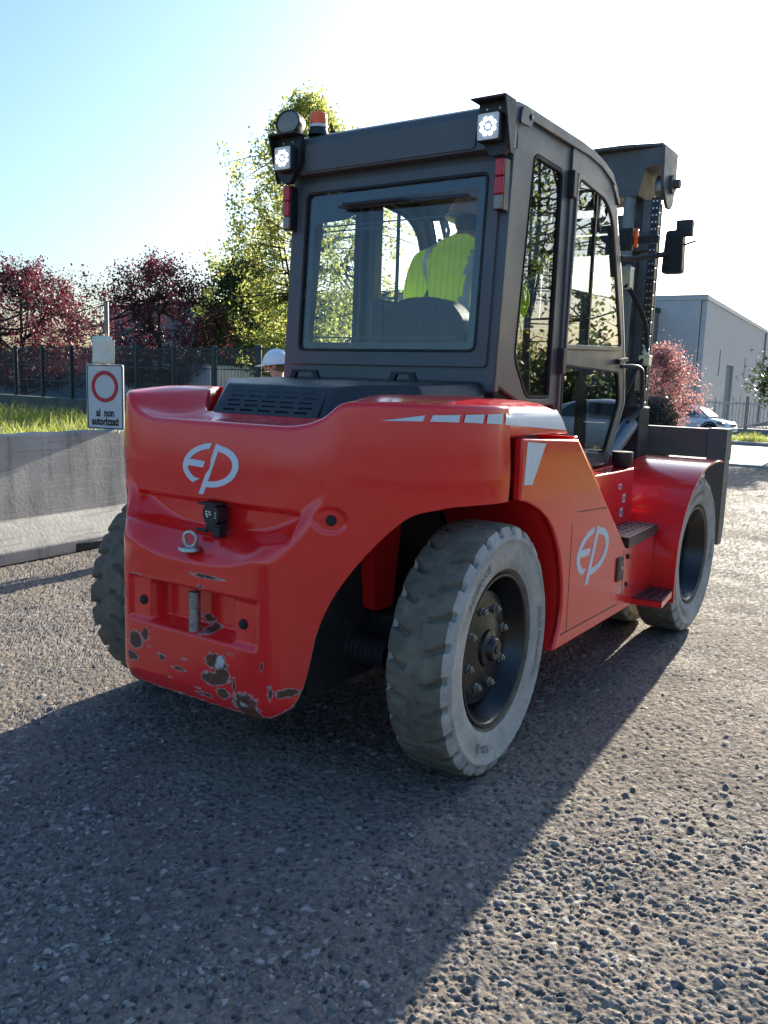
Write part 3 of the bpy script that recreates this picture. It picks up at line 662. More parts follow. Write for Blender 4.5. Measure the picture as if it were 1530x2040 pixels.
# ------------------------------------------------------------------ cars
def wheel_small(r, wd_, parent, loc):
    o = build('wheel', MB().lathe([(r*.55, -wd_/2), (r*.97, -wd_/2), (r, -wd_*.3), (r, wd_*.3), (r*.97, wd_/2), (r*.55, wd_/2)], 28, 'y'), 'rubber', parent); o.location = loc
    build('hubcap', MB().lathe([(.02, -wd_*.48), (r*.2, -wd_*.5), (r*.3, -wd_*.38), (r*.6, -wd_*.47), (r*.64, -wd_*.42)], 20, 'y'), 'steel', o)
    build('hubcap', MB().lathe([(.02, wd_*.48), (r*.2, wd_*.5), (r*.3, wd_*.38), (r*.6, wd_*.47), (r*.64, wd_*.42)], 20, 'y'), 'steel', o)
    return o
def car(loc, rz, label, group=None):
    """sedan: nose towards +x"""
    root = empty('parked_car', loc, label, 'car', group); root.rotation_euler = (0, 0, rz)
    xs = [-2.25, -2.18, -1.9, -1.3, -.8, -.2, .5, .95, 1.5, 1.95, 2.18, 2.26]
    belt = [.86, .95, 1.0, .98, .96, .94, .92, .91, .84, .74, .66, .55]
    hw = [.62, .76, .84, .87, .885, .89, .89, .885, .86, .80, .70, .58]
    rings = []
    for x, b, h in zip(xs, belt, hw):
        lo = .30 if abs(x) > 2.15 else .22
        rings.append([(x, s*a, z) for s, a, z in [(-1, h*.90, lo), (-1, h, lo+.16), (-1, h, b*.72), (-1, h*.96, b-.05), (-1, h*.80, b), (0, 0, b+.015), (1, h*.80, b), (1, h*.96, b-.05), (1, h, b*.72), (1, h, lo+.16), (1, h*.90, lo)]])
    build('body', MB().loft(rings), 'carwhite', root, smooth=60)
    xs = [-1.75, -1.35, -.75, 0., .45, .72, 1.05, 1.28]; top = [.99, 1.22, 1.40, 1.45, 1.42, 1.34, 1.10, .905]; hw2 = [.70, .68, .65, .64, .65, .66, .70, .74]
    rings = [[(x, -h-.1*(1-(t-.93)/.5), .92), (x, -h, t-.05), (x, -h*.85, t), (x, 0, t+.015), (x, h*.85, t), (x, h, t-.05), (x, h+.1*(1-(t-.93)/.5), .92)] for x, t, h in zip(xs, top, hw2)]
    build('roof', MB().loft(rings, caps=True), 'carwhite', root, smooth=60)
    for s in (-1, 1):
        f = lambda z: .735-(z-.95)*.19
        for poly in ([(-1.35, .98), (-.42, .98), (-.46, 1.35), (-.85, 1.33)], [(-.36, .98), (.86, .98), (.42, 1.34), (-.39, 1.36)]):
            q = rp(poly, .05, 3); n = len(q)
            build('side_window', MB().add([(x, s*(f(z)+.045), z) for x, z in q]+[(x, s*(f(z)-.03), z) for x, z in q], [tuple(range(n)), tuple(range(n, 2*n))]+[(i, (i+1) % n, (i+1) % n+n, i+n) for i in range(n)]), 'carglass', root)
        for x in (-1.38, 1.40):
            wheel_small(.325, .22, root, (x, s*.80, .325))
            build('wheel_arch', MB().lathe([(.34, -.06), (.40, -.06), (.40, .06), (.34, .06), (.34, -.06)], 28, 'y', (x, s*.85, .34)), 'frame', root)
        build('headlight', MB().plate(rp([(1.72, .60), (2.12, .56), (2.05, .70), (1.70, .74)], .04, 3), 'y', s*.70, s*.815), 'lens', root)
        build('tail_light', MB().plate(rp([(-2.2, .70), (-1.95, .74), (-1.95, .88), (-2.16, .88)], .03, 3), 'y', s*.70, s*.853), 'redlens', root)
        build('mirror', MB().box(.72, .86, s*.90-.05, s*.90+.11*s+.05, .95, 1.05), 'carwhite', root, .03)
        build('door_handle', MB().box(-.55, -.40, s*.893-.012, s*.893+.012, .82, .845), 'steel', root, .004)
    w0 = [(.74, -.60, 1.32), (.74, .60, 1.32), (1.25, .68, .93), (1.25, -.68, .93)]
    build('windscreen', MB().add([(x+.028, y, z+.03) for x, y, z in w0]+[(x-.02, y, z-.02) for x, y, z in w0], [(0, 1, 2, 3), (7, 6, 5, 4), (0, 4, 5, 1), (1, 5, 6, 2), (2, 6, 7, 3), (3, 7, 4, 0)]), 'carglass', root, .01)
    build('bumper', MB().box(2.16, 2.30, -.62, .62, .26, .46), 'carwhite', root, .04); build('grille', MB().box(2.22, 2.275, -.40, .40, .50, .60), 'frame', root, .01)
    return root
ca = at_az(-14.9, 46); car((ca[0], ca[1], ca[2]), math.radians(-6), 'white saloon car parked beyond the island with sun glinting on its windscreen')
a = math.radians(19.9); p = (-1.155+26*math.sin(a), -2.97+26*math.cos(a)); car((p[0], p[1], float(zg(*p))+.02), math.radians(170), 'white car mirrored in the lower glass of the cab door')
def van(loc, rz, label):
    root = empty('parked_van', loc, label, 'van'); root.rotation_euler = (0, 0, rz)
    prof = [(-2.6, .35), (2.3, .35), (2.62, .5), (2.66, .85), (2.5, 1.05), (1.75, 1.22), (1.05, 1.9), (.8, 1.98), (-2.5, 2.0), (-2.62, 1.85)]
    build('body', MB().plate(rp(prof, .09, 3), 'y', -.92, .92), 'carwhite', root, .06, seg=3)
    for s in (-1, 1):
        build('side_window', MB().plate(rp([(.35, 1.28), (1.5, 1.28), (1.0, 1.78), (.35, 1.82)], .05, 3), 'y', s*.915, s*.926), 'carglass', root)
        build('side_window', MB().plate(rp([(-1.0, 1.28), (.2, 1.28), (.2, 1.82), (-1.0, 1.82)], .05, 3), 'y', s*.915, s*.926), 'carglass', root)
        for x in (-1.7, 1.65): wheel_small(.34, .24, root, (x, s*.84, .34))
    return root
va = at_az(-47.9, 29.0); van((va[0], va[1], -.15), math.radians(178), 'white van behind the dark green fence left of the forklift')

# ------------------------------------------------------------------ forklift
FK = empty('forklift', (0, 0, 0), 'large red and charcoal forklift truck with an enclosed cab, seen from behind', 'forklift')
def P(name, mb, mat, parent=None, **kw): return build(name, mb, mat, FK if parent is None else parent, **kw)
# --- counterweight skin
UPc = np.array([(0, -.630), (.2, -.629), (.38, -.620), (.5, -.602), (.58, -.565), (.66, -.505), (.76, -.41), (.85, -.30), (.91, -.17), (.94, -.06), (.946, .035)])
LOc = np.array([(0, -.748), (.2, -.748), (.345, -.742), (.42, -.705), (.472, -.625), (.522, -.545), (.60, -.45), (.7, -.36), (.8, -.26), (.88, -.12), (.9, .035)])
ZLO = np.array([.285, .285, .288, .31, .40, .80, 1.03, 1.082, 1.09, 1.09, 1.09])
ZTOP = np.array([1.365, 1.365, 1.368, 1.398, 1.455, 1.464, 1.466, 1.464, 1.462, 1.462, 1.462])
ZC = np.array([.893, .905, .955, .985, .93, .87, .85, .85, .85, .85, .85]); HWt = np.array([.065, .065, .08, .15, .30, .34, .35, .35, .35, .35, .35])
INN = np.array([(0, -.335, 1.385), (.15, -.335, 1.385), (.29, -.335, 1.387), (.36, -.30, 1.40), (.44, -.20, 1.475), (.50, -.14, 1.482), (.55, -.08, 1.485), (.58, -.03, 1.485), (.60, 0, 1.485), (.61, .02, 1.485), (.62, .035, 1.485)])
def cr(arr, u):
    u = np.clip(u, 0, len(arr)-1-1e-9); i = np.floor(u).astype(int); t = u-i
    A = arr if arr.ndim > 1 else arr[:, None]
    n = len(arr)-1
    a = A[np.maximum(i-1, 0)].copy(); b = A[i]; c = A[np.minimum(i+1, n)]; d = A[np.minimum(i+2, n)]
    if arr.ndim > 1: a[i == 0] = A[1]*np.where(np.arange(A.shape[1]) == 0, -1, 1)
    else: a[i == 0] = A[1]
    t = t[:, None]
    r = .5*((2*b)+(-a+c)*t+(2*a-5*b+4*c-d)*t**2+(-a+3*b-3*c+d)*t**3)
    return r if arr.ndim > 1 else r[:, 0]
def sbox(x, a, b, s): return smooth01((x-a)/s+.5)*smooth01((b-x)/s+.5)
def cw_point(u, z):
    """u signed plan parameter, z height -> xyz on the painted skin"""
    sg_ = np.where(u < 0, -1., 1.); au = np.abs(u)
    up = cr(UPc, au); lo = cr(LOc, au); zc = cr(ZC, au); hw = cr(HWt, au)
    s = smooth01((z-(zc-hw))/(2*hw))[:, None]
    p = lo*(1-s)+up*s; x = p[:, 0]; y = p[:, 1]
    lean = np.clip((z-1.18)/.28, 0, 1.2); rear = smooth01((5-au)/3)
    y = y+.034*lean**1.3*rear; x = x-.022*lean**1.3*(1-rear)
    # lower edge tucks under
    y = y+.035*smooth01((.36-z)/.10)*rear**.5
    # camera tray: recessed shelf
    tr = sbox(x, -.43, .43, .035)*sbox(z, .938+.02*(x/.4)**2, 1.052, .030)
    y = y+.048*tr
    # tow recess with bolt pads
    ctr = sbox(x, -.215, .215, .04)*sbox(z, .567, .722, .022)
    pad = sbox(x, -.345, .345, .03)*sbox(z, .560, .735, .024)
    y = y+.020*pad+.075*ctr
    # dimple round the side plug
    d = np.hypot(x-.548, (z-1.040)); y = y+.010*smooth01((.055-d)/.02)*(au > 3)
    return np.stack([x*sg_, y, z], -1)
def skin_y(x, z):
    lo_, hi_ = -7.0, 7.0
    for _ in range(40):
        m = (lo_+hi_)/2
        if cw_point(np.array([m]), np.array([z]))[0, 0] < x: lo_ = m
        else: hi_ = m
    return float(cw_point(np.array([m]), np.array([z]))[0, 1])
def make_cw():
    us = np.concatenate([np.linspace(-10, -5, 60)[:-1], np.linspace(-5, 5, 330), np.linspace(5, 10, 60)[1:]])
    au = np.abs(us); zl = cr(ZLO, au); zt = cr(ZTOP, au); inn = cr(INN, au); sg_ = np.where(us < 0, -1., 1.)
    rows = []; chip = []
    base = cw_point(us, zl)
    # inner return (wheel arch lining / underside)
    ar = smooth01((au-4.2)/.8); tgt = np.stack([(np.minimum(np.abs(base[:, 0]), .40)*ar+np.abs(base[:, 0])*.86*(1-ar))*sg_, base[:, 1]+.05+.07*(1-ar), zl+.02+.10*(1-ar)], -1)
    for q in (1., .6, .25, .06): rows.append(base*(1-q)+tgt*q)
    rows[-1][:, 2] -= .000
    r = .024
    vs = np.linspace(0, 1, 190)
    for v in vs: rows.append(cw_point(us, zl+(zt-r-zl)*v))
    e = rows[-1]; dirn = np.stack([inn[:, 0]*sg_, inn[:, 1]], -1)-e[:, :2]; L = np.linalg.norm(dirn, axis=1)[:, None]; dirn /= L
    for k in range(1, 7):
        a_ = k/6*PI/2; q = e.copy(); q[:, :2] += dirn*r*(1-math.cos(a_)); q[:, 2] += r*math.sin(a_); rows.append(q)
    e = rows[-1]; end = np.stack([inn[:, 0]*sg_, inn[:, 1], inn[:, 2]], -1)
    for q in np.linspace(0, 1, 26)[1:]:
        m = e*(1-q)+end*q; dish = .016*np.sin(PI*q)*smooth01((3.4-au)/1.)
        m[:, 2] -= dish; m[:, 2] += .012*np.sin(PI*q)*smooth01((au-4)/1.); rows.append(m)
    q = rows[-1].copy(); q[:, 2] = 1.345; q[:, :2] *= .985; rows.append(q)
    V = np.stack(rows)
    X, Z = V[..., 0], V[..., 2]
    ch = np.zeros(X.shape)
    for (cx, cz, rx, rz, s) in [(-.305, .47, .045, .040, 1.), (-.245, .505, .025, .03, .95), (.150, .475, .060, .034, 1.), (.185, .43, .04, .04, 1.), (.135, .405, .075, .028, .95), (.19, .36, .04, .025, .9),
        (.300, .335, .062, .052, 1.05), (.325, .30, .04, .04, 1.), (-.33, .40, .05, .022, .85), (-.15, .43, .03, .02, .7), (-.05, .405, .05, .012, .75), (.09, .33, .055, .014, .72), (.02, .60, .05, .022, .8), (.06, .575, .04, .02, .8),
        (.245, .40, .010, .040, .8), (.37, .50, .008, .03, .75), (.40, .40, .012, .035, .78), (.10, .795, .12, .012, .72), (.07, .752, .03, .012, .6), (-.30, .745, .06, .008, .6), (.44, .40, .03, .02, .9), (-.02, .45, .035, .008, .62), (-.22, .46, .02, .007, .62), (.05, .35, .04, .007, .6), (.22, .52, .025, .006, .6), (-.1, .36, .03, .006, .6)]:
        d = ((X-cx)/rx)**2+((Z-cz)/rz)**2; ch = np.maximum(ch, s*np.exp(-d*.9)*.98)
    ch = np.maximum(ch, .66*np.exp(-((Z-cr(ZLO, au)[None, :])/.016)**2)*(au < 4.6)[None, :]*(V[..., 1] < -.4))
    ch = np.where(np.arange(len(rows))[:, None] < 4, 0, ch)
    return gridmesh('counterweight', V, ['redchip'], FK, attr={'chip': ch})
CW = make_cw()
P('ballast_core', MB().box(-.40, .40, -.50, .45, .32, 1.10), 'frame', bevel=.01)
P('deck_plate', MB().box(-.63, .63, -.42, .60, 1.335, 1.352), 'red')
# logo
def logo_polys():
    def arc(cx, cy, a, b, t0, t1, n=22): return [(cx+a*math.cos(math.radians(t0+(t1-t0)*k/n)), cy+b*math.sin(math.radians(t0+(t1-t0)*k/n))) for k in range(n+1)]
    E = [(552, 420)]+arc(548, 541, 161, 121, -97, -232, 26)[1:]+[(488, 615)]
    E += arc(548, 541, 131, 92, 126, 181, 8)[1:]+[(508, 553), (518, 520), (421, 503)]+arc(548, 541, 129, 90, 208, 266, 8)
    Pp = [(576, 424)]+arc(558, 548, 152, 116, -72, 98, 28)+[(526, 661), (510, 703), (483, 699)]
    hole = [(590, 466)]+arc(558, 548, 118, 83, -60, 97, 22)+[(537, 631)]
    mp = lambda L: [((x-548)*.000923, -(y-552)*.0007+(x-548)*.000074) for x, y in L]
    return [[mp(E)], [mp(Pp), mp(hole)]]
LG = logo_polys()
mb = MB()
def on_rear(p): return (p[0], skin_y(p[0], p[2])-(.0035 if p[1] > 0 else .0005), p[2])
for q in LG: mb.plate([[(x, z+1.19) for x, z in L] for L in q], 'y', 0, 1, xf=on_rear)
em = P('emblem', mb, 'decal', CW, smooth=0); em['kind'] = 'stuff'
for (x, z) in ((-.272, .640), (.272, .640), (.548, 1.040)):
    y = skin_y(x, z); o = P('rubber_plug', MB().lathe([(.0, -.013), (.014, -.012), (.019, -.006), (.021, .01)], 20, 'y'), 'rubber', CW); o.location = (x, y, z)
    if x > .5: o.rotation_euler = (0, 0, .75)
P('tow_pin', MB().lathe([(.001, .72), (.0225, .715), (.0225, .575), (.024, .565), (.024, .55)], 20, 'z', (0, -.712, 0)), 'wornsteel', CW)
eb = MB().lathe([(.001, .003), (.040, .002), (.045, -.004), (.045, -.012)], 28, 'z'); 
ring = [(.026*math.cos(t), .007*math.cos(t), .030+.028*math.sin(t)) for t in np.linspace(0, 2*PI, 25)]
eb.tube(ring, .0075, 8, False)
eye = P('eye_bolt', eb, 'steel', CW); eye.location = (0, -.735, .893)
# rear view camera
cy = -.640
rc = P('rear_camera', MB().plate(rp([(-.028, -.032), (.030, -.032), (.042, -.01), (.040, .03), (.02, .044), (-.02, .044), (-.04, .025), (-.042, 0)], .012, 3), 'y', -.025, .03), 'black', bevel=.004); rc.location = (.035, cy, 1.008)
P('sun_shade', MB().plate([(-.06, .040), (.036, .040), (.036, .048), (-.06, .048)], 'y', -.035, .03), 'black', rc, bevel=.002)
P('bracket', MB().box(-.03, .04, -.02, .03, -.062, -.03).box(-.075, -.02, -.03, -.012, -.066, -.054).box(.03, .062, -.04, .0, -.075, -.04), 'black', rc, bevel=.003)
for i in range(3): P('indicator_dot', MB().lathe([(.0, -.0), (.0025, -.001), (.0025, .004)], 8, 'y', (.028, -.026, .014-i*.009)), 'white', rc)
mk = MB()
for (a, b2) in ((-.024, .012), (-.024, .002), (-.020, -.006), (-.008, .012), (-.006, .003)): mk.box(a, a+.009, -.0262, -.024, b2, b2+.006)
o = P('label_marking', mk, 'white', rc); o['kind'] = 'stuff'

# --- hood with louvred grille
hd = MB()
def ring_h(y, hw_, zt_, zb_): return [(-hw_, y, zb_), (-hw_+.004, y, zt_-.03), (-hw_+.03, y, zt_), (hw_-.03, y, zt_), (hw_-.004, y, zt_-.03), (hw_, y, zb_)]
hd.loft([[(-.312, -.325, 1.375), (-.310, -.315, 1.39), (-.295, -.235, 1.508), (.295, -.235, 1.508), (.310, -.315, 1.39), (.312, -.325, 1.375)],
         [(-.40, -.20, 1.39), (-.395, -.19, 1.44), (-.37, -.16, 1.518), (.37, -.16, 1.518), (.395, -.19, 1.44), (.40, -.20, 1.39)],
         [(-.56, .0, 1.42), (-.555, .0, 1.48), (-.53, .0, 1.528), (.53, .0, 1.528), (.555, .0, 1.48), (.56, .0, 1.42)],
         [(-.58, .498, 1.44), (-.575, .498, 1.51), (-.55, .498, 1.548), (.55, .498, 1.548), (.575, .498, 1.51), (.58, .498, 1.44)]])
HD = P('hood', hd, 'hood', bevel=.012, seg=3)
gp = [[(-.275, 0), (.275, 0), (.262, .138), (-.262, .138)]]
for r_ in range(5):
    off = .012*(r_ % 2)
    for c_ in range(5):
        x0 = -.232+c_*.098+off-.01; z0 = .016+r_*.0235
        if x0+.07 < .262: gp.append(rp([(x0, z0), (x0+.070, z0), (x0+.070, z0+.0095), (x0, z0+.0095)], .003, 2))
def gx(p): t = p[2]; return (p[0], -.3275+t*.64-p[1]*.8, 1.380+t*.80+p[1]*.6)
P('grille', MB().plate(gp, 'y', -.002, .006, xf=gx), 'hood', HD, smooth=0)
P('grille_shade_sheet', MB().plate([(-.26, .008), (.26, .008), (.252, .13), (-.252, .13)], 'y', -.0035, -.0025, xf=gx), 'rubber', HD, smooth=0)  # flat black sheet, paints the shade inside the grille slots
for x0, x1 in ((-.40, -.215), (.185, .34)):
    m = MB().plate([rp([(x0, 0), (x0+.02, .046), (x1-.02, .046), (x1, 0), (x1-.03, 0), (x1-.045, .034), (x0+.045, .034), (x0+.03, 0)], .004, 2)], 'y', -.012, .012)
    o = P('grab_handle', m, 'black', HD, bevel=.003); o.location = (0, .30, 1.535)

# --- side covers, panels, arches
def xside(z): return .946-.022*max(0, (z-1.18)/.28)**1.3
for s in (1, -1):
    sec = [(.50, 1.484), (.62, 1.486), (.78, 1.480), (.86, 1.470), (.902, 1.452), (.920, 1.43), (xside(1.40), 1.40), (xside(1.37)+.001, 1.37), (xside(1.345)+.001, 1.345), (.93, 1.338), (.50, 1.338)]
    rings = [[(s*x, y0+(.11*(1.486-z)/.148 if k == 3 else (.02*(1.486-z)/.148 if k == 2 else 0)), z-(.008*(k == 3))-.012*smooth01((y0-.2)/.4)*(z > 1.42)) for x, z in sec] for k, y0 in enumerate((.037, .25, .46, .50))]
    SCV = P('side_cover', MB().loft(rings), 'red', bevel=.006)
    arch = [(.10, 1.088), (.17, 1.075), (.236, 1.054), (.32, 1.022), (.386, .985), (.446, .935), (.492, .882), (.54, .808), (.571, .73), (.595, .65), (.603, .565), (.585, .47), (.53, .365)]
    outl = [(1.48, .362), (1.44, .705), (.675, 1.308), (.10, 1.332)]
    PN = P('side_panel', MB().plate(arch+outl, 'x', s*.925, s*.962), 'red', bevel=.009, seg=3)
    st = MB(); n = len(arch)
    st.add([(s*.950, y, z) for y, z in arch]+[(s*.42, y, z) for y, z in arch]+[(s*.950, y+.012, z+.012) for y, z in arch]+[(s*.42, y+.012, z+.012) for y, z in arch], [(i, i+1, n+i+1, n+i) for i in range(n-1)]+[(2*n+i, 3*n+i, 3*n+i+1, 2*n+i+1) for i in range(n-1)])
    P('arch_liner', st, 'red', PN)
    P('door_gap', MB().plate([(.72, .975), (1.092, .957), (1.092, .961), (.72, .979)], 'x', s*.960, s*.9628), 'frame', PN, smooth=0)
    P('door_gap', MB().plate([(.66, .93), (.664, .93), (.672, .42), (.668, .42)], 'x', s*.960, s*.9628), 'frame', PN, smooth=0)
    P('door_gap', MB().plate([(.60, .424), (1.35, .416), (1.35, .421), (.60, .429)], 'x', s*.960, s*.9628), 'frame', PN, smooth=0)
    P('door_gap', MB().plate([(1.405, .70), (1.409, .70), (1.43, .43), (1.426, .43)], 'x', s*.960, s*.9628), 'frame', PN, smooth=0)
    LT = P('latch', MB().plate([rp([(1.300, .545), (1.392, .545), (1.392, .672), (1.300, .672)], .008, 2)], 'x', s*.958, s*.970), 'black', PN, bevel=.003)
    P('latch_recess', MB().plate([rp([(1.318, .56), (1.380, .56), (1.380, .655), (1.318, .655)], .006, 2)], 'x', s*.9695, s*.9715), 'rim', LT)
    P('lock_cylinder', MB().lathe([(.0, .006), (.011, .005), (.012, 0), (.012, -.004)], 16, 'x', (s*.972, 1.355, .612)), 'steel', LT)
    P('warning_triangle', MB().plate([[(1.335, .478), (1.375, .478), (1.362, .525)], [(1.344, .483), (1.366, .483), (1.359, .508)]], 'x', s*.9612, s*.9632), 'decal', PN, smooth=0)
    # white stripes along the cover edge
    polys = [[(-.475, 1.398), (-.365, 1.399), (-.358, 1.420)], [(-.345, 1.399), (-.245, 1.397), (-.238, 1.4235), (-.335, 1.4215)], [(-.225, 1.397), (-.14, 1.393), (-.130, 1.4255), (-.215, 1.424)],
             [(-.122, 1.393), (-.03, 1.388), (-.022, 1.4275), (-.112, 1.4258)], [(-.008, 1.386), (.578, 1.349), (.508, 1.437), (.004, 1.428)]]
    for pi, pl_ in enumerate(polys):
        n = 14; (y0, z0), (y1, z1) = pl_[0], pl_[1]; (y3, z3) = pl_[-1]; (y2, z2) = pl_[2]
        lo_e = lambda t: (y0+(y1-y0)*t, z0+(z1-z0)*t); hi_e = (lambda t: (y3+(y2-y3)*t, z3+(z2-z3)*t)) if len(pl_) == 4 else (lambda t: (y0+(y2-y0)*t, z0+(z2-z0)*t+.0005))
        vv = []
        for i in range(n+1):
            for j in range(5):
                a_ = lo_e(i/n); b_ = hi_e(i/n); y = a_[0]+(b_[0]-a_[0])*j/4; z = a_[1]+(b_[1]-a_[1])*j/4
                if y < .037:
                    lo_, hi_ = 4.0, 10.
                    for _ in range(30):
                        m_ = (lo_+hi_)/2
                        if cw_point(np.array([m_]), np.array([z]))[0, 1] < y: lo_ = m_
                        else: hi_ = m_
                    x = cw_point(np.array([m_]), np.array([z]))[0, 0]
                else: x = np.interp(z, [1.338, 1.345, 1.37, 1.40, 1.43, 1.452], [.947, xside(1.345)+.001, xside(1.37)+.001, xside(1.40), .920, .902])
                nx = .004
                vv.append((s*(x+nx), y-(.002 if y < -.1 else 0), z+.0015))
        P('stripe', MB().add(vv, [(i*5+j, i*5+j+1, (i+1)*5+j+1, (i+1)*5+j) for i in range(n) for j in range(4)]), 'decal', CW if pi < 4 else SCV)
    P('stripe', MB().plate([(.128, 1.148), (.205, 1.143), (.318, 1.305), (.140, 1.318)], 'x', s*.960, s*.9635), 'decal', PN, smooth=0)
    mb = MB()
    for q in LG: mb.plate([[(s*0+(.947+s*x*1.40 if s > 0 else .947-x*1.40), z*1.36+.755) for x, z in L] for L in q], 'x', s*.960, s*.9638)
    em = P('emblem', mb, 'decal', PN, smooth=0); em['kind'] = 'stuff'
    # step well
    P('chassis_side', MB().plate([(.64, 1.30), (.71, 1.30), (1.475, .70), (1.50, .38), (.64, .38)], 'x', s*.45, s*.924), 'red', bevel=.006)
    P('inner_guard', MB().plate([(.70, 1.318), (.745, 1.318), (1.10, 1.06), (1.06, 1.03)], 'x', s*.74, s*.924), 'red', bevel=.004)
    P('step_wall', MB().box(min(s*.40, s*.775), max(s*.40, s*.775), 1.06, 2.055, .34, 1.075), 'red', bevel=.008)
    P('step_riser', MB().box(min(s*.70, s*.925), max(s*.70, s*.925), 1.501, 2.052, .335, .715), 'red', bevel=.006)
    for (z0, pts, nm, edge) in ((.722, [(.785, 1.46), (.972, 1.445), (.945, 2.035), (.785, 2.045)], 'upper_step', .036), (.345, [(.88, 1.695), (1.092, 1.72), (1.058, 2.045), (.88, 2.04)], 'lower_step', .02)):
        hs = []
        x0, x1 = pts[0][0]+.03, min(pts[1][0], pts[2][0])-.05; y0, y1 = max(pts[0][1], pts[1][1])+.03, min(pts[2][1], pts[3][1])-.03
        nyh = 7 if nm == 'upper_step' else 5
        for i in range(3):
            for j in range(nyh):
                hx = x0+(x1-x0)*i/2; hy = y0+(y1-y0)*(j+.2+.3*(i % 2))/nyh
                hs.append([(s*(hx+.011*math.cos(t)), hy+.019*math.sin(t)) for t in np.linspace(0, 2*PI, 9)[:-1]])
        for j in range(12):
            hy = y0+(y1-y0)*(j+.5)/12; hx = np.interp(hy, [pts[1][1], pts[2][1]], [pts[1][0], pts[2][0]])-.022
            hs.append([(s*(hx+.006*math.cos(t)), hy+.008*math.sin(t)) for t in np.linspace(0, 2*PI, 7)[:-1]])
        STP = P(nm, MB().plate([[(s*x, y) for x, y in pts]]+hs, 'z', z0+.03, z0+.038), 'hood', smooth=0)
        ed = MB()
        for a_, b_ in ((0, 1), (1, 2), (2, 3)):
            (ax, ay), (bx, by) = pts[a_], pts[b_]; nx, ny = by-ay, -(bx-ax); l = math.hypot(nx, ny); nx, ny = nx/l*.006, ny/l*.006
            ed.plate([(s*ax, ay), (s*bx, by), (s*(bx-nx), by-ny), (s*(ax-nx), ay-ny)], 'z', z0+.038-edge-.02, z0+.0378)
        P('edge_flange', ed, 'hood' if nm == 'upper_step' else 'red', STP, smooth=0)
        P('step_pan', MB().plate([(s*(pts[0][0]), pts[0][1]+.01), (s*(pts[1][0]-.012), pts[1][1]+.012), (s*(pts[2][0]-.012), pts[2][1]-.012), (s*pts[3][0], pts[3][1]-.01)], 'z', z0+.002, z0+.006), 'red' if nm == 'lower_step' else 'frame', STP, smooth=0)
    for zz in (.635, .480): P('rubber_buffer', MB().lathe([(.0, .014), (.012, .013), (.014, 0), (.02, -.004)], 14, 'x', (s*.925, 1.575, zz)), 'rubber')
    for (y, z, h_) in ((1.80, .99, .022), (1.88, .92, .035), (1.85, .84, .035)):
        o = P('sticker', MB().box(min(s*.774, s*.7765), max(s*.774, s*.7765), y, y+.042, z-h_, z+h_*.4), 'decal')
        P('sticker_mark', MB().box(min(s*.776, s*.7772), max(s*.776, s*.7772), y+.012, y+.03, z-h_*.7, z), 'frame', o)
    # front mudguard round the drive wheel
    cur = catmull([(2.055, .30), (2.045, .48), (2.065, .64), (2.13, .78), (2.23, .895), (2.40, 1.01), (2.60, 1.075), (2.85, 1.095), (2.98, 1.085)], 5)
    nn_ = len(cur); mg = MB()
    inn_ = []
    for i, (y, z) in enumerate(cur):
        a_ = np.array(cur[min(i+1, nn_-1)])-np.array(cur[max(i-1, 0)]); a_ = a_/np.linalg.norm(a_); inn_.append((y+a_[1]*.012, z-a_[0]*.012))
    for x0, x1 in ((.60, 1.064),): mg.plate(cur+inn_[::-1], 'x', s*x0, s*x1)
    MG = P('front_mudguard', mg, 'red', bevel=.003)
    P('mudguard_wall', MB().plate(cur+[(2.98, .98), (2.6, .95), (2.35, .80), (2.20, .6), (2.18, .3)], 'x', s*.585, s*.60), 'red', MG)
P('filler_cap', MB().lathe([(.001, .095), (.060, .092), (.062, .085), (.058, .01), (.050, 0)], 24, 'z', (.705, 2.03, 1.076)), 'black')
P('underbody', MB().box(-.39, .39, -.1, 2.9, .36, .9), 'frame', bevel=.02)
P('rear_axle', MB().box(-.60, .60, -.10, .10, .40, .58).lathe([(.075, -.62), (.075, .62)], 16, 'x', (0, 0, .5)), 'frame', bevel=.02)
P('steering_boot', MB().lathe([(.05+.012*(k % 2), .34+.012*k) for k in range(22)], 18, 'x', (0, -.22, .46)), 'rubber')
P('steering_boot', MB().lathe([(.05+.012*(k % 2), -.34-.012*k) for k in range(22)], 18, 'x', (0, -.22, .46)), 'rubber')
for s in (1, -1): P('axle_bracket', MB().plate(rp([(-.16, .60), (-.02, .60), (.04, 1.08), (-.22, 1.08)], .03), 'x', s*.405, s*.46), 'red', bevel=.008)
P('front_axle', MB().lathe([(.14, -.70), (.16, -.4), (.16, .4), (.14, .70)], 20, 'x', (0, 2.632, .5)), 'frame')

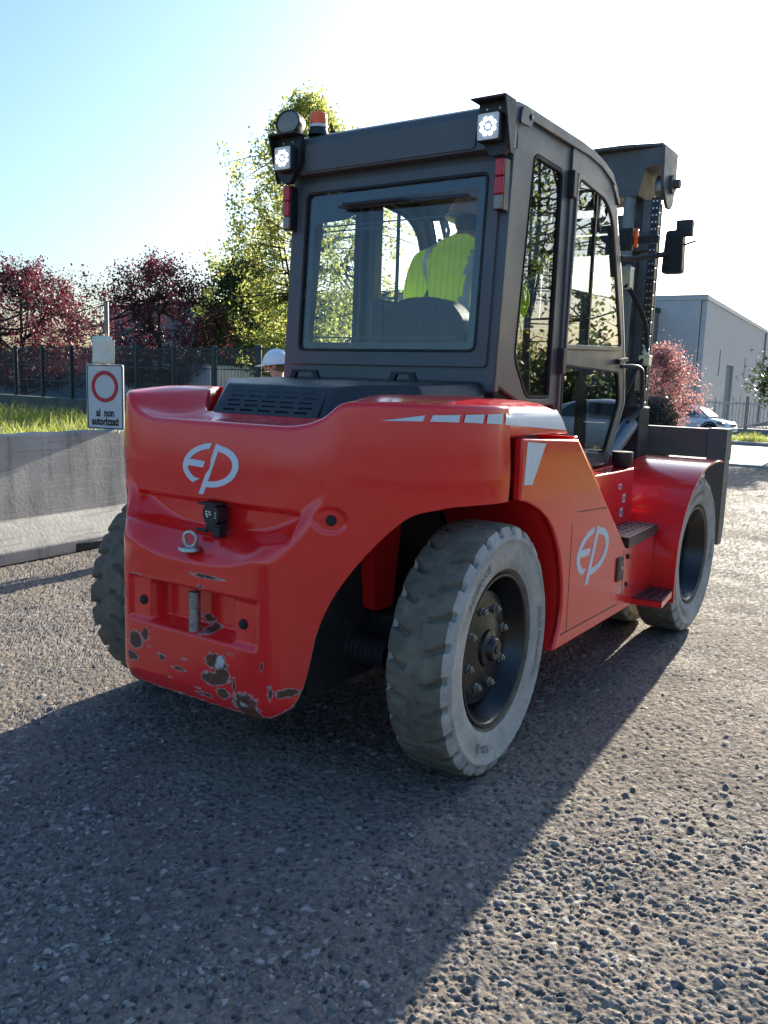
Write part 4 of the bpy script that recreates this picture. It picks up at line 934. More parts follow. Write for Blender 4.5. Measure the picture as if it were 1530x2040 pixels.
# --- wheels
def make_wheel(deep):
    root = MB()
    Hf = .128; NL = 26; NA = NL*26
    prof = [(.300, .090), (.312, .098), (.325, .112), (.36, .121), (.41, .127), (.437, .128), (.441, .132), (.449, .132), (.453, .127), (.468, .122), (.482, .117), (.492, .110), (.498, .100), (.500, .088), (.5008, .076), (.5014, .064), (.5018, .052), (.502, .042), (.5022, .034), (.5024, .026), (.5025, .016), (.5025, .007), (.5025, 0)]
    prof = prof+[(r, -h) for r, h in prof[-2::-1]]
    pr = np.array(prof); R0 = pr[:, 0]; Hh = pr[:, 1]
    th = np.arange(NA)/NA*2*PI
    T, R_ = np.meshgrid(th, R0); _, X_ = np.meshgrid(th, Hh)
    w_ = np.clip(X_/Hf, -1, 1)
    dep = np.zeros_like(R_)
    ph = T*NL/(2*PI)
    for s in (1, -1):
        ww = w_*s; ph_ = ph+(.5 if s < 0 else 0)
        cen = .16*np.sin(np.clip(ww, 0, 1)*5.0)+.10*ww
        d = np.abs(((ph_-cen+.5) % 1)-.5)
        wid = .092+.06*smooth01((ww-.6)/.4)+.012*np.sin(ph_*9.7+ww*7)
        g_ = smooth01((wid-d)/.035+.5)*smooth01((ww-.20)/.08)
        dep = np.maximum(dep, g_*(.022+.013*smooth01((ww-.45)/.4)))
    act = smooth01((R_-.462)/.02)
    jit = (np.sin(T*37)*.5+np.sin(T*71+1)*.5)*.0012
    R2 = R_-dep*act+jit*act*(R_ > .47); X2 = X_-np.sign(X_)*dep*act*.35*(np.abs(w_) > .8)
    V = np.stack([X2, R2*np.cos(T), R2*np.sin(T)], -1)
    rows = np.minimum(R0[:-1], R0[1:]); out = Hh[:-1]
    side = (((rows < .485) & (np.abs(out) > .1)).astype(int))[:, None]*np.ones((1, NA), int)
    tyre = gridmesh('tyre', V, ['tread', 'sidewall'], None, closed=True, mi=side)
    dd = -.085 if deep else .052
    rim = build('wheel', MB().lathe([(.304, .088), (.308, .098), (.304, .106), (.294, .104), (.286, .094), (.280, .05), (.262, .03), (.255, -.02), (.246, min(dd+.02, -.0)), (.225, dd-.012), (.20, dd-.004), (.185, dd), (.14, dd), (.12, dd+.010), (.0, dd+.010)], 64, 'x'), 'rim', None)
    rim2 = MB().lathe([(.304, -.088), (.308, -.10), (.29, -.104), (.28, -.05), (.25, -.045), (.05, -.05), (.0, -.05)], 40, 'x')
    rb = build('rim_back', rim2, 'rim', None)
    hub = build('hub', MB().lathe([(.080, dd), (.074, dd+.022), (.052, dd+.030), (.047, dd+.044), (.040, dd+.052), (.0, dd+.053)], 36, 'x').lathe([(.020, dd+.053), (.018, dd+.058), (0, dd+.058)], 6, 'x'), 'rim', None)
    nut = build('wheel_nut', MB().lathe([(.020, dd), (.020, dd+.006), (.0145, dd+.0061), (.0145, dd+.020), (.009, dd+.022), (.008, dd+.027), (0, dd+.027)], 6, 'x'), 'wornsteel', None)
    lets = []
    def curved(txt, size, rad, a_c):
        v, f = text_mesh(txt, size, .0008)
        mb = MB()
        n = len(v); 
        pos = [(rad+y, a_c-x/rad) for x, y, _ in v]
        fr_ = [(.1195+.0008*min(1, max(0, (r-.36)/.05))*8, r*math.cos(a_), r*math.sin(a_)) for r, a_ in pos]
        mb.add([(x+.0035, y, z) for x, y, z in fr_], f)
        o_ = build('sidewall_lettering', mb, 'letter', None, smooth=0); o_['kind'] = 'stuff'; return o_
    lets.append(curved('ADVANCE', .046, .385, math.radians(128)))
    lets.append(curved('9.00-20', .044, .385, math.radians(-112)))
    lets.append(curved('SOLID PNEUMATIC', .036, .40, math.radians(-8)))
    return dict(tyre=tyre, rim=rim, rb=rb, hub=hub, nut=nut, lets=lets)
proto = [make_wheel(False), make_wheel(True)]
used = set()
def place(o, parent, loc=(0, 0, 0), rot=(0, 0, 0)):
    c = o if o.name not in used else o.copy()
    if c is not o: COL.objects.link(c)
    used.add(o.name); c.parent = parent; c.location = loc; c.rotation_euler = rot; return c
def wheel(pw, loc, flip, steer, roll, letters=True):
    rz = steer+(PI if flip else 0)
    r_ = place(pw['rim'], FK, loc, (roll, 0, rz))
    t = place(pw['tyre'], r_); place(pw['rb'], r_)
    if letters:
        for l in pw['lets']: place(l, r_)
    place(pw['hub'], r_)
    for k in range(8):
        a_ = 2*PI*k/8+.3; place(pw['nut'], r_, (0, .163*math.cos(a_), .163*math.sin(a_)))
    return t
XR = .966-.128; XFo = 1.0316-.13; XFi = XFo-.325
wheel(proto[0], (XR, 0, .50), False, math.radians(3), 0.0)
wheel(proto[0], (-XR, 0, .50), True, math.radians(3), .4)
wheel(proto[1], (XFo, 2.632, .50), False, 0, 1.9)
wheel(proto[1], (-XFo, 2.632, .50), True, 0, .8)
wheel(proto[1], (XFi, 2.632, .50), True, 0, 2.2, False); wheel(proto[1], (-XFi, 2.632, .50), False, 0, 2.7, False)

# --- cab
def rearxf(p): return (p[0], p[1]+.50+(p[2]-1.56)*.068, p[2])
CAB = P('cab_rear_frame', MB().plate([[(-.62, 1.50), (.62, 1.50), (.622, 2.56), (-.622, 2.56)], rp([(-.53, 1.665), (.53, 1.665), (.53, 2.48), (-.53, 2.48)], .03)], 'y', 0, .05, xf=rearxf), 'cab', bevel=.008)
RD = P('rear_window_frame', MB().plate([rp([(-.575, 1.612), (.575, 1.612), (.575, 2.512), (-.575, 2.512)], .022), rp([(-.515, 1.682), (.515, 1.682), (.515, 2.462), (-.515, 2.462)], .035)], 'y', -.014, .012, xf=rearxf), 'cab', CAB, bevel=.004)
P('glazing_seal', MB().plate([rp([(-.520, 1.677), (.520, 1.677), (.520, 2.467), (-.520, 2.467)], .036), rp([(-.507, 1.690), (.507, 1.690), (.507, 2.454), (-.507, 2.454)], .03)], 'y', -.018, .0, xf=rearxf), 'rubber', CAB, bevel=.002)
P('rear_glass', MB().plate([rp([(-.508, 1.689), (.508, 1.689), (.508, 2.455), (-.508, 2.455)], .03)], 'y', -.006, -.0015, xf=rearxf), 'glass', CAB, smooth=0)
P('glass_border', MB().plate([rp([(-.507, 1.690), (.507, 1.690), (.507, 2.454), (-.507, 2.454)], .03), rp([(-.465, 1.722), (.465, 1.722), (.465, 2.405), (-.165, 2.405), (-.195, 2.355), (-.255, 2.32), (-.465, 2.31)], .02)], 'y', -.0005, .001, xf=rearxf), 'gasket', CAB, smooth=0)
for x0, x1, z in ((-.40, .41, 2.293), (-.42, -.02, 2.268), (-.44, .40, 1.745)): P('glass_strip', MB().box(x0, x1, 0, .001, z-.003, z+.003).__class__().plate([(x0, z-.0035), (x1, z-.0035), (x1, z+.0035), (x0, z+.0035)], 'y', -.0005, .0008, xf=rearxf), 'gasket', CAB, smooth=0)  # thin dark lines across the rear glass
hw = MB()
for k in range(26):
    x = -.40+k*.032; hw.plate([(x, 1.748), (x+.0008, 1.748), (x+.0008, 2.29), (x, 2.29)], 'y', -.0004, .0006, xf=rearxf)
o = P('heater_wires', hw, 'gasket', CAB, smooth=0); o['kind'] = 'stuff'
WP = P('wiper_blade', MB().plate([(-.30, 2.372), (-.27, 2.384), (.43, 2.374), (.45, 2.362), (.40, 2.358), (-.25, 2.362)], 'y', -.045, -.028, xf=rearxf), 'black', CAB, bevel=.003)
P('wiper_arm', MB().tube([(-.25, .50, 2.385), (-.22, .49, 2.378), (.10, .50, 2.376), (.12, .51, 2.37)], .007, 8), 'black', CAB)
# roof
prof = [(.50, 2.545), (.505, 2.68), (.522, 2.722), (.56, 2.742), (.64, 2.748), (1.30, 2.750), (1.46, 2.742), (1.60, 2.722), (1.74, 2.690), (1.82, 2.63), (1.88, 2.56), (1.86, 2.545), (1.79, 2.60), (1.72, 2.65), (1.58, 2.685), (1.40, 2.70), (.62, 2.70), (.56, 2.66), (.552, 2.545)]
P('roof', MB().plate(prof, 'x', -.640, .640), 'cab', bevel=.02, seg=3)
P('roof_rear_panel', MB().plate(rp([(-.49, 2.555), (.47, 2.555), (.47, 2.60), (.49, 2.685), (-.49, 2.685)], .02), 'y', .494, .50), 'cab', bevel=.003)
P('roof_rib', MB().box(-.16, .48, .60, .66, 2.745, 2.757), 'cab', bevel=.004)
P('roof_lining', MB().box(-.57, .57, .62, 1.55, 2.655, 2.668), 'lining')
for x in (-.15, .1, .32): P('dome_light', MB().box(x, x+.10, 1.25, 1.30, 2.645, 2.656), 'white')
side = [(.502, 1.535), (.60, 2.60), (.575, 2.70), (.60, 2.735), (.66, 2.742), (1.40, 2.742), (1.58, 2.722), (1.73, 2.688), (1.83, 2.618), (1.905, 2.525), (2.04, 2.155), (2.165, 1.76), (2.225, 1.49), (2.213, 1.42), (1.98, 1.085), (1.19, 1.085), (1.185, 1.44), (.82, 1.44)]
qwin = rp([(.786, 2.583), (1.110, 2.574), (1.098, 1.478), (.836, 1.478), (.684, 1.655)], [.04, .04, .02, .04, .05], 5)
dopen = [(1.21, 2.69), (1.60, 2.685), (1.74, 2.63), (1.84, 2.49), (1.99, 2.12), (2.11, 1.74), (2.16, 1.49), (2.15, 1.44), (1.95, 1.115), (1.215, 1.115)]
dout = rp([(1.196, 2.706), (1.60, 2.700), (1.75, 2.645), (1.86, 2.50), (2.005, 2.13), (2.13, 1.75), (2.18, 1.49), (2.168, 1.43), (1.965, 1.10), (1.20, 1.10)], .03)
dwin = rp([(1.265, 2.588), (1.66, 2.560), (1.80, 2.475), (2.075, 1.765), (1.235, 1.735)], [.03, .07, .10, .04, .03], 5)
dwin2 = rp([(1.232, 1.650), (2.06, 1.632), (2.118, 1.46), (1.925, 1.15), (1.232, 1.15)], [.03, .03, .05, .03, .03], 4)
def shrink(L, d):
    c = np.mean(np.array(L), 0); return [tuple(np.array(p)+(c-np.array(p))/np.linalg.norm(c-np.array(p))*d) for p in L]
for s in (1, -1):
    SD = P('cab_side_frame', MB().plate([side, qwin, dopen], 'x', s*.575, s*.62), 'cab', bevel=.010, seg=3)
    P('glazing_seal', MB().plate([qwin, shrink(qwin, .014)], 'x', s*.595, s*.6225), 'rubber', SD)
    P('quarter_glass', MB().plate([shrink(qwin, .012)], 'x', s*.606, s*.610), 'sideglass' if s > 0 else 'glass', SD, smooth=0)
    DR = P('cab_door', MB().plate([dout, dwin, dwin2], 'x', s*.595, s*.632), 'cab', bevel=.007, seg=3)
    P('window_frame', MB().plate([[tuple(np.array(p)) for p in shrink(dwin, -.012)], shrink(dwin, .022)], 'x', s*.63, s*.642), 'cab', DR, bevel=.004)
    P('door_glass', MB().plate([shrink(dwin, .018)], 'x', s*.628, s*.632), 'sideglass' if s > 0 else 'glass', DR, smooth=0)
    P('glazing_seal', MB().plate([shrink(dwin2, -.006), shrink(dwin2, .012)], 'x', s*.62, s*.6355), 'rubber', DR)
    P('lower_glass', MB().plate([shrink(dwin2, .010)], 'x', s*.622, s*.626), 'sideglass' if s > 0 else 'glass', DR, smooth=0)
    P('sash_bar', MB().box(min(s*.618, s*.634), max(s*.618, s*.634), 1.545, 1.562, 1.745, 2.565), 'black', DR)
    for z in (2.46, 1.60): P('hinge', MB().box(min(s*.615, s*.655), max(s*.615, s*.655), 1.175, 1.222, z, z+.13), 'black', DR, bevel=.006)
    P('door_handle', MB().plate(rp([(2.0, 1.675), (2.145, 1.70), (2.145, 1.72), (2.0, 1.705)], .006), 'x', s*.63, s*.662), 'black', DR, bevel=.004)
    P('grab_rail', MB().tube(catmull([(s*.63, 2.10, 1.668), (s*.67, 2.25, 1.672), (s*.68, 2.34, 1.655), (s*.68, 2.37, 1.60), (s*.68, 2.40, 1.45), (s*.675, 2.37, 1.40), (s*.65, 2.24, 1.335)], 5), .0125, 10), 'black', DR)
    P('lifting_eye', MB().plate([rp([(.56, 2.655), (.67, 2.66), (.69, 2.70), (.67, 2.735), (.58, 2.73)], .02), ellipse(.655, 2.698, .014, .014, 12)], 'x', s*.640, s*.652), 'cab', bevel=.002)
    P('front_lifting_eye', MB().plate([rp([(1.78, 2.63), (1.92, 2.58), (1.97, 2.50), (1.93, 2.40), (1.86, 2.52)], .015), ellipse(1.925, 2.50, .018, .02, 12)], 'x', s*.50, s*.515), 'cab', bevel=.002)
    # front pillar
    P('front_pillar', MB().tube(catmull([(s*.595, 1.86, 2.57), (s*.597, 2.04, 2.15), (s*.60, 2.165, 1.76), (s*.60, 2.225, 1.49), (s*.60, 2.20, 1.40), (s*.60, 1.99, 1.09)], 5), .026, 10), 'cab')
P('windscreen_sill', MB().box(-.59, .59, 2.10, 2.22, 1.38, 1.46), 'black', bevel=.01)
P('windscreen', MB().add([(-.575, 1.875, 2.55), (.575, 1.875, 2.55), (.575, 2.215, 1.46), (-.575, 2.215, 1.46), (-.575, 1.87, 2.55), (.575, 1.87, 2.55), (.575, 2.21, 1.46), (-.575, 2.21, 1.46)], [(0, 1, 2, 3), (7, 6, 5, 4), (0, 4, 5, 1), (2, 6, 7, 3)]), 'glass', smooth=0)
P('cab_floor', MB().box(-.60, .60, .56, 1.985, 1.078, 1.11), 'black')
P('dashboard', MB().plate(rp([(1.86, 1.12), (2.02, 1.12), (2.16, 1.42), (2.08, 1.62), (1.98, 1.64), (1.90, 1.5)], .02), 'x', -.40, .42), 'black', bevel=.01)
P('steering_column', MB().tube([(-.08, 2.0, 1.5), (-.08, 1.82, 1.86)], .03, 10), 'black')
P('steering_wheel', MB().tube([(-.08+.18*math.cos(t), 1.80+.10*math.sin(t), 1.88+.15*math.sin(t)) for t in np.linspace(0, 2*PI, 29)], .014, 8, False), 'black')
P('side_console', MB().plate(rp([(1.0, 1.11), (1.75, 1.11), (1.75, 1.78), (1.6, 1.86), (1.0, 1.80)], .03), 'x', .20, .36), 'black', bevel=.01)
# seat
ST = P('seat', MB().plate(rp([(1.10, 1.50), (1.62, 1.52), (1.66, 1.60), (1.58, 1.66), (1.12, 1.64)], .04), 'x', -.31, .15), 'seat', bevel=.03, seg=3)
P('backrest', MB().plate(rp([(-.31, 1.58), (.15, 1.58), (.18, 1.86), (.10, 1.955), (-.0, 1.982), (-.16, 1.982), (-.26, 1.955), (-.34, 1.86)], .05), 'y', -.06, .06, xf=lambda p: (p[0], p[1]+1.08-(p[2]-1.6)*.12, p[2])), 'seat', ST, bevel=.03, seg=3)
P('armrest', MB().box(-.42, -.33, .98, 1.40, 1.62, 1.98), 'seat', ST, bevel=.02)
P('seat_base', MB().box(-.28, .12, 1.12, 1.58, 1.11, 1.50), 'black', ST, bevel=.02)
# inner rear left pillar and panel seen through the glass
P('inner_pillar', MB().box(-.575, -.52, 1.15, 1.24, 1.11, 2.66), 'cab', bevel=.008)

# --- lights on the cab
for s in (1, -1):
    BK = P('lamp_bracket', MB().plate(rp([(s*.655-.075, 2.73), (s*.655, 2.73), (s*.655, 2.56), (s*.625, 2.505), (s*.56, 2.505), (s*.50, 2.60), (s*.50, 2.73)] if s > 0 else [(-.655, 2.73), (-.50, 2.73), (-.50, 2.60), (-.56, 2.505), (-.61, 2.505), (-.65, 2.56)], .012, 3), 'y', .462, .498), 'black', bevel=.004)
    P('bracket_top', MB().box(min(s*.49, s*.655), max(s*.49, s*.655), .40, .50, 2.724, 2.731), 'black', BK, bevel=.002)
    P('bracket_side', MB().plate([(.40, 2.73), (.50, 2.73), (.50, 2.51), (.47, 2.51)], 'x', s*.650, s*.657), 'black', BK, bevel=.002)
    WL = P('work_light', MB().box(s*.572-.055, s*.572+.055, .418, .466, 2.555, 2.672), 'black', bevel=.008); WL.rotation_euler = (0, 0, 0)
    P('lens', MB().plate(rp([(s*.572-.049, 2.561), (s*.572+.049, 2.561), (s*.572+.049, 2.666), (s*.572-.049, 2.666)], .008, 3), 'y', .4135, .4178), 'ledlens', WL)
    for k in range(9):
        rr = 0 if k == 8 else .031; a_ = 2*PI*k/8+.4
        P('led', MB().lathe([(0, -.002), (.0072, -.0015), (.008, .001)], 12, 'y', (s*.572+rr*math.cos(a_), .4132, 2.6135+rr*math.sin(a_))), 'led', WL)
    for x in (-.03, .03): P('bolt', MB().lathe([(0, -.004), (.005, -.003), (.005, .004)], 8, 'y', (s*.572+x, .46, 2.695)), 'steel', BK)
    TL = P('tail_light', MB().box(s*.600-.022, s*.600+.022, .492, .545, 2.285, 2.50), 'black', bevel=.004)
    for z0, z1 in ((2.425, 2.497), (2.350, 2.423)): P('red_lens', MB().box(s*.600-.021, s*.600+.021, .478, .494, z0, z1), 'redlens', TL, bevel=.005)
    P('clear_lens', MB().box(s*.600-.021, s*.600+.021, .480, .494, 2.288, 2.348), 'lens', TL, bevel=.005)
SP = P('spot_lamp', MB().lathe([(.02, .085), (.045, .075), (.068, .045), (.076, .01), (.079, -.012), (.074, -.016), (.072, -.010)], 36, 'y'), 'black'); SP.location = (-.605, .50, 2.805); SP.scale = (1, 1, .74)
P('lens', MB().lathe([(.0, -.012), (.04, -.0115), (.072, -.008)], 36, 'y'), 'lens', SP)
P('lamp_foot', MB().tube([(0, .03, -.08), (.02, .05, -.115)], .012, 8), 'black', SP)
BC = P('beacon', MB().lathe([(.052, 2.744), (.050, 2.757), (.044, 2.772), (.044, 2.782)], 24, 'z', (-.475, .575, 0)), 'black')
P('beacon_ring', MB().lathe([(.046, 2.780), (.047, 2.790), (.044, 2.794)], 24, 'z', (-.475, .575, 0)), 'white', BC)
P('beacon_dome', MB().lathe([(.043, 2.792), (.044, 2.82), (.041, 2.829), (.042, 2.834), (.041, 2.846), (.034, 2.853), (.0, 2.855)], 24, 'z', (-.475, .575, 0)), 'orange', BC)

# --- mast
for s in (1, -1):
    up = MB().box(min(s*.40, s*.475), max(s*.40, s*.475), 2.98, 3.00, .28, 2.797).box(min(s*.40, s*.475), max(s*.40, s*.475), 3.15, 3.17, .28, 2.797).box(min(s*.40, s*.42), max(s*.40, s*.42), 3.0, 3.15, .28, 2.797)
    P('mast_channel', up, 'mastflare', bevel=.003)
    P('inner_channel', MB().box(min(s*.33, s*.395), max(s*.33, s*.395), 3.0, 3.14, .30, 3.0), 'mastgrey', bevel=.004)
    CYL = P('lift_cylinder', MB().lathe([(.058, .35), (.058, 2.35), (.05, 2.37), (.04, 2.372), (.04, 2.98)], 24, 'z', (s*.335, 2.90, 0)), 'cyl')
    P('cylinder_gland', MB().lathe([(.07, 2.33), (.07, 2.40), (.055, 2.41)], 16, 'z', (s*.335, 2.90, 0)), 'black', CYL)
    CH = P('lift_chain', MB().tube([(s*.515, 2.90, 1.28), (s*.515, 2.90, 2.79)], .020, 8), 'rubber')
    lk = MB()
    lk.plate(rp([(-.027, -.003), (.027, -.003), (.027, .0915), (-.027, .0915)], .016, 4), 'y', -.020, .020)
    lo_ = P('chain_link', lk, 'black', CH, bevel=.003); pin = MB()
    NLK = 34
    for k in range(NLK//2):
        c = lo_ if k == 0 else lo_.copy()
        if k: COL.objects.link(c); c.parent = CH
        c.location = (s*.515, 2.90, 1.275+k*.089)
    pn_ = P('chain_pin', MB().lathe([(.006, -.0225), (.006, .0225)], 8, 'y', caps=True), 'steel', CH)
    for k in range(NLK):
        for dx in (-.012, .012):
            c = pn_ if (k == 0 and dx < 0) else pn_.copy()
            if c is not pn_: COL.objects.link(c); c.parent = CH
            c.location = (s*.515+dx, 2.90, 1.295+k*.0445)
    P('chain_anchor', MB().lathe([(.0, -.03), (.075, -.03), (.08, -.02), (.08, .02), (.075, .03), (0, .03)], 28, 'x', (s*.455, 2.92, 1.355)), 'mastgrey', bevel=.003)
    EP_ = P('crosshead_end_plate', MB().plate(rp([(2.84, 3.105), (3.13, 3.105), (3.13, 2.93), (3.10, 2.78), (3.06, 2.735), (2.98, 2.735), (2.86, 2.86)], .02), 'x', s*.545, s*.565), 'mastgrey', bevel=.004)
    P('pulley_pin', MB().lathe([(0, .06), (.028, .058), (.03, .05), (.03, .02), (.06, .018), (.06, 0)], 20, 'x', (s*.565, 3.03, 2.89)) if s > 0 else MB().lathe([(0, -.06), (.028, -.058), (.03, -.05), (.03, -.02), (.06, -.018), (.06, 0)], 20, 'x', (s*.565, 3.03, 2.89)), 'mastgrey', EP_)
    P('pulley', MB().lathe([(.02, -.02), (.085, -.025), (.075, -.012), (.075, .012), (.085, .025), (.02, .02)], 28, 'x', (s*.515, 3.0, 2.865)), 'wornsteel', EP_)
    TC = P('tilt_cylinder', MB().tube([(s*.50, 2.30, 1.09), (s*.50, 2.74, 1.30)], .055, 20), 'tilt')
    P('tilt_rod', MB().tube([(s*.50, 2.70, 1.28), (s*.50, 2.92, 1.385)], .028, 14), 'steel', TC)
    P('rod_eye', MB().lathe([(.02, -.03), (.05, -.03), (.05, .03), (.02, .03), (.02, -.03)], 20, 'x', (s*.50, 2.93, 1.39)), 'black', TC)
    CP = P('carriage_side_plate', MB().plate(rp([(3.26, 1.283), (3.40, 1.283), (3.40, 1.20), (3.43, 1.20), (3.43, 1.06), (3.40, 1.06), (3.40, .60), (3.36, .47), (3.26, .47)], .008, 2), 'x', s*.885, s*1.012), 'mastgrey', bevel=.006)
P('mast_text_plate', MB().box(.255, .262, 0, 0.001, 0, 0.001).__class__().box(.275, .400, 2.835, 2.838, 1.72, 2.36), 'cyl')
v, f = text_mesh('JOUMAEN', .075, .001)
o = P('mast_lettering', MB().add([(.335+y*.8, 2.8335, 2.05-x*1.4) for x, y, _ in v], f), 'decal', smooth=0); o['kind'] = 'stuff'
P('crosshead', MB().plate(rp([(-.545, 3.10), (.545, 3.10), (.545, 2.985), (.44, 2.975), (.40, 2.80), (-.40, 2.80), (-.44, 2.975), (-.545, 2.985)], .01, 2), 'y', 2.86, 3.18), 'mastgrey', bevel=.01)
P('crosshead_cover', MB().plate([(-.545, 2.86), (-.30, 2.80), (.30, 2.80), (.545, 2.86), (.545, 3.20), (-.545, 3.20)], 'z', 3.101, 3.122), 'mastgrey', bevel=.005)
for z in (2.62, 1.95, 1.45, .9, .5): P('cross_member', MB().box(-.42, .42, 3.02, 3.12, z, z+.10), 'mastgrey', bevel=.005)
P('cross_member', MB().box(-.45, .48, 2.95, 3.05, 2.46, 2.58), 'mastgrey', bevel=.005)
P('carriage_beam', MB().box(-.884, .884, 3.27, 3.37, 1.075, 1.278), 'mastgrey', bevel=.006)
P('carriage_beam', MB().box(-.884, .884, 3.27, 3.37, .47, .64), 'mastgrey', bevel=.006)
for s in (1, -1): P('carriage_upright', MB().box(min(s*.34, s*.44), max(s*.34, s*.44), 3.20, 3.268, .40, 1.6), 'mastgrey', bevel=.005)
for s in (1, -1):
    P('fork', MB().plate([(3.375, 1.24), (3.44, 1.24), (3.44, .14), (4.7, .09), (4.7, .075), (3.40, .075), (3.375, .10)], 'x', s*.42, s*.58), 'mastgrey', bevel=.006)
P('hydraulic_hose', MB().tube(catmull([(.44, 2.62, 2.20), (.47, 2.66, 2.16), (.54, 2.74, 2.0), (.56, 2.78, 1.84), (.555, 2.79, 1.75)], 7), .016, 10), 'rubber')
P('hydraulic_hose', MB().tube(catmull([(.50, 2.60, 1.50), (.52, 2.68, 1.62), (.53, 2.74, 1.70), (.55, 2.78, 1.74)], 6), .013, 10), 'rubber')
P('hose_fitting', MB().box(.52, .59, 2.76, 2.82, 1.69, 1.76).lathe([(.02, 1.76), (.02, 1.82), (.016, 1.83)], 10, 'z', (.555, 2.79, 0)), 'steel', bevel=.003)
P('valve_block', MB().box(.42, .52, 2.72, 2.84, 1.52, 1.72), 'black', bevel=.006)
P('valve_block', MB().box(.40, .47, 2.62, 2.70, 2.17, 2.32), 'steel', bevel=.006)
P('mast_pivot_block', MB().box(.42, .56, 2.74, 2.96, .95, 1.42), 'frame', bevel=.01)
# mirrors
for s in (1, -1):
    MR = P('mirror_arm', MB().tube([(s*.61, 2.02, 2.285), (s*.64, 2.20, 2.30), (s*.80, 2.36, 2.345)], .017, 10), 'black')
    P('mirror_head', MB().plate(rp([(s*.815-.064, 2.225), (s*.815+.06, 2.225), (s*.815+.052, 2.44), (s*.815+.03, 2.475), (s*.815-.05, 2.475)], .025, 4), 'y', 2.34, 2.40), 'black', MR, bevel=.012, seg=3)
    P('mirror_glass', MB().plate(rp([(s*.815-.05, 2.24), (s*.815+.045, 2.24), (s*.815+.04, 2.43), (s*.815+.02, 2.455), (s*.815-.04, 2.455)], .02, 3), 'y', 2.336, 2.3395), 'rim', MR)
    FL_ = P('front_work_light', MB().box(s*.862-.048, s*.862+.048, 2.36, 2.41, 2.44, 2.535), 'black', bevel=.008)
    P('light_stem', MB().tube([(s*.862, 2.385, 2.44), (s*.82, 2.385, 2.38), (s*.93, 2.40, 2.415)], .007, 6), 'black', FL_)
    TS = P('turn_signal', MB().box(s*.53-.06, s*.53+.045, 2.30, 2.34, 2.37, 2.50), 'black', bevel=.006)
    P('amber_lens', MB().box(s*.59-.012, s*.59+.012, 2.315, 2.345, 2.385, 2.495), 'orange', TS, bevel=.006)
    P('signal_arm', MB().box(min(s*.40, s*.72), max(s*.40, s*.72), 2.345, 2.36, 2.41, 2.455), 'black', TS, bevel=.004)

# ------------------------------------------------------------------ people
def figure(name, joints, bones, radii, root_i, mats_fn, mats, parent, sub=2):
    me = bpy.data.meshes.new(name); names = list(joints); idx = {k: i for i, k in enumerate(names)}
    me.from_pydata([joints[k] for k in names], [(idx[a], idx[b]) for a, b in bones], [])
    o = bpy.data.objects.new(name, me); COL.objects.link(o)
    sk = o.modifiers.new('skin', 'SKIN'); sk.branch_smoothing = .6
    if not me.skin_vertices: return o
    for k, i in idx.items():
        r = radii[k]; d = me.skin_vertices[0].data[i]; d.radius = r if hasattr(r, '__len__') else (r, r); d.use_root = (k == root_i)
    sb = o.modifiers.new('sub', 'SUBSURF'); sb.levels = sub; sb.render_levels = sub
    dg = bpy.context.evaluated_depsgraph_get(); m2 = bpy.data.meshes.new_from_object(o.evaluated_get(dg))
    bpy.data.objects.remove(o); bpy.data.meshes.remove(me)
    for m in mats: m2.materials.append(M[m])
    n = len(m2.polygons); c = np.zeros(n*3, np.float32); m2.polygons.foreach_get('center', c); c = c.reshape(-1, 3)
    ends = [(np.array(joints[a]), np.array(joints[b])) for a, b in bones]
    D = []
    for a, b in ends:
        ab = b-a; t = np.clip(((c-a)@ab)/max(ab@ab, 1e-9), 0, 1)[:, None]; D.append(np.linalg.norm(c-a-t*ab, axis=1))
    near = np.argmin(np.stack(D), 0)
    m2.polygons.foreach_set('material_index', np.array([mats_fn(bones[b], cc) for b, cc in zip(near, c)], np.int32)); m2.polygons.foreach_set('use_smooth', np.ones(n, bool))
    m2.update(); return link(m2, name, parent)
def add_hand(J, B, Rr, tag_, wrist, d, side_):
    d = np.array(d, float); d /= np.linalg.norm(d); sd = np.array(side_, float); w0 = np.array(J[wrist]); dn = np.cross(d, sd); dn /= np.linalg.norm(dn)
    J[tag_+'palm'] = tuple(w0+d*.07); B.append((wrist, tag_+'palm')); Rr[tag_+'palm'] = (.036, .018)
    for i, (off, l) in enumerate(((-.03, .065), (-.01, .078), (.012, .072), (.032, .056))):
        a = w0+d*.10+sd*off; b = a+d*l*.55-dn*.012; c = b+d*l*.35-dn*.03
        for nm, p, r in (('a', a, .010), ('b', b, .0088), ('c', c, .0078)): J[f'{tag_}f{i}{nm}'] = tuple(p); Rr[f'{tag_}f{i}{nm}'] = r
        B += [(tag_+'palm', f'{tag_}f{i}a'), (f'{tag_}f{i}a', f'{tag_}f{i}b'), (f'{tag_}f{i}b', f'{tag_}f{i}c')]
    a = w0+d*.045-sd*.042; b = a+d*.035-sd*.015-dn*.01
    J[tag_+'ta'] = tuple(a); J[tag_+'tb'] = tuple(b); Rr[tag_+'ta'] = .012; Rr[tag_+'tb'] = .009; B += [(wrist, tag_+'ta'), (tag_+'ta', tag_+'tb')]
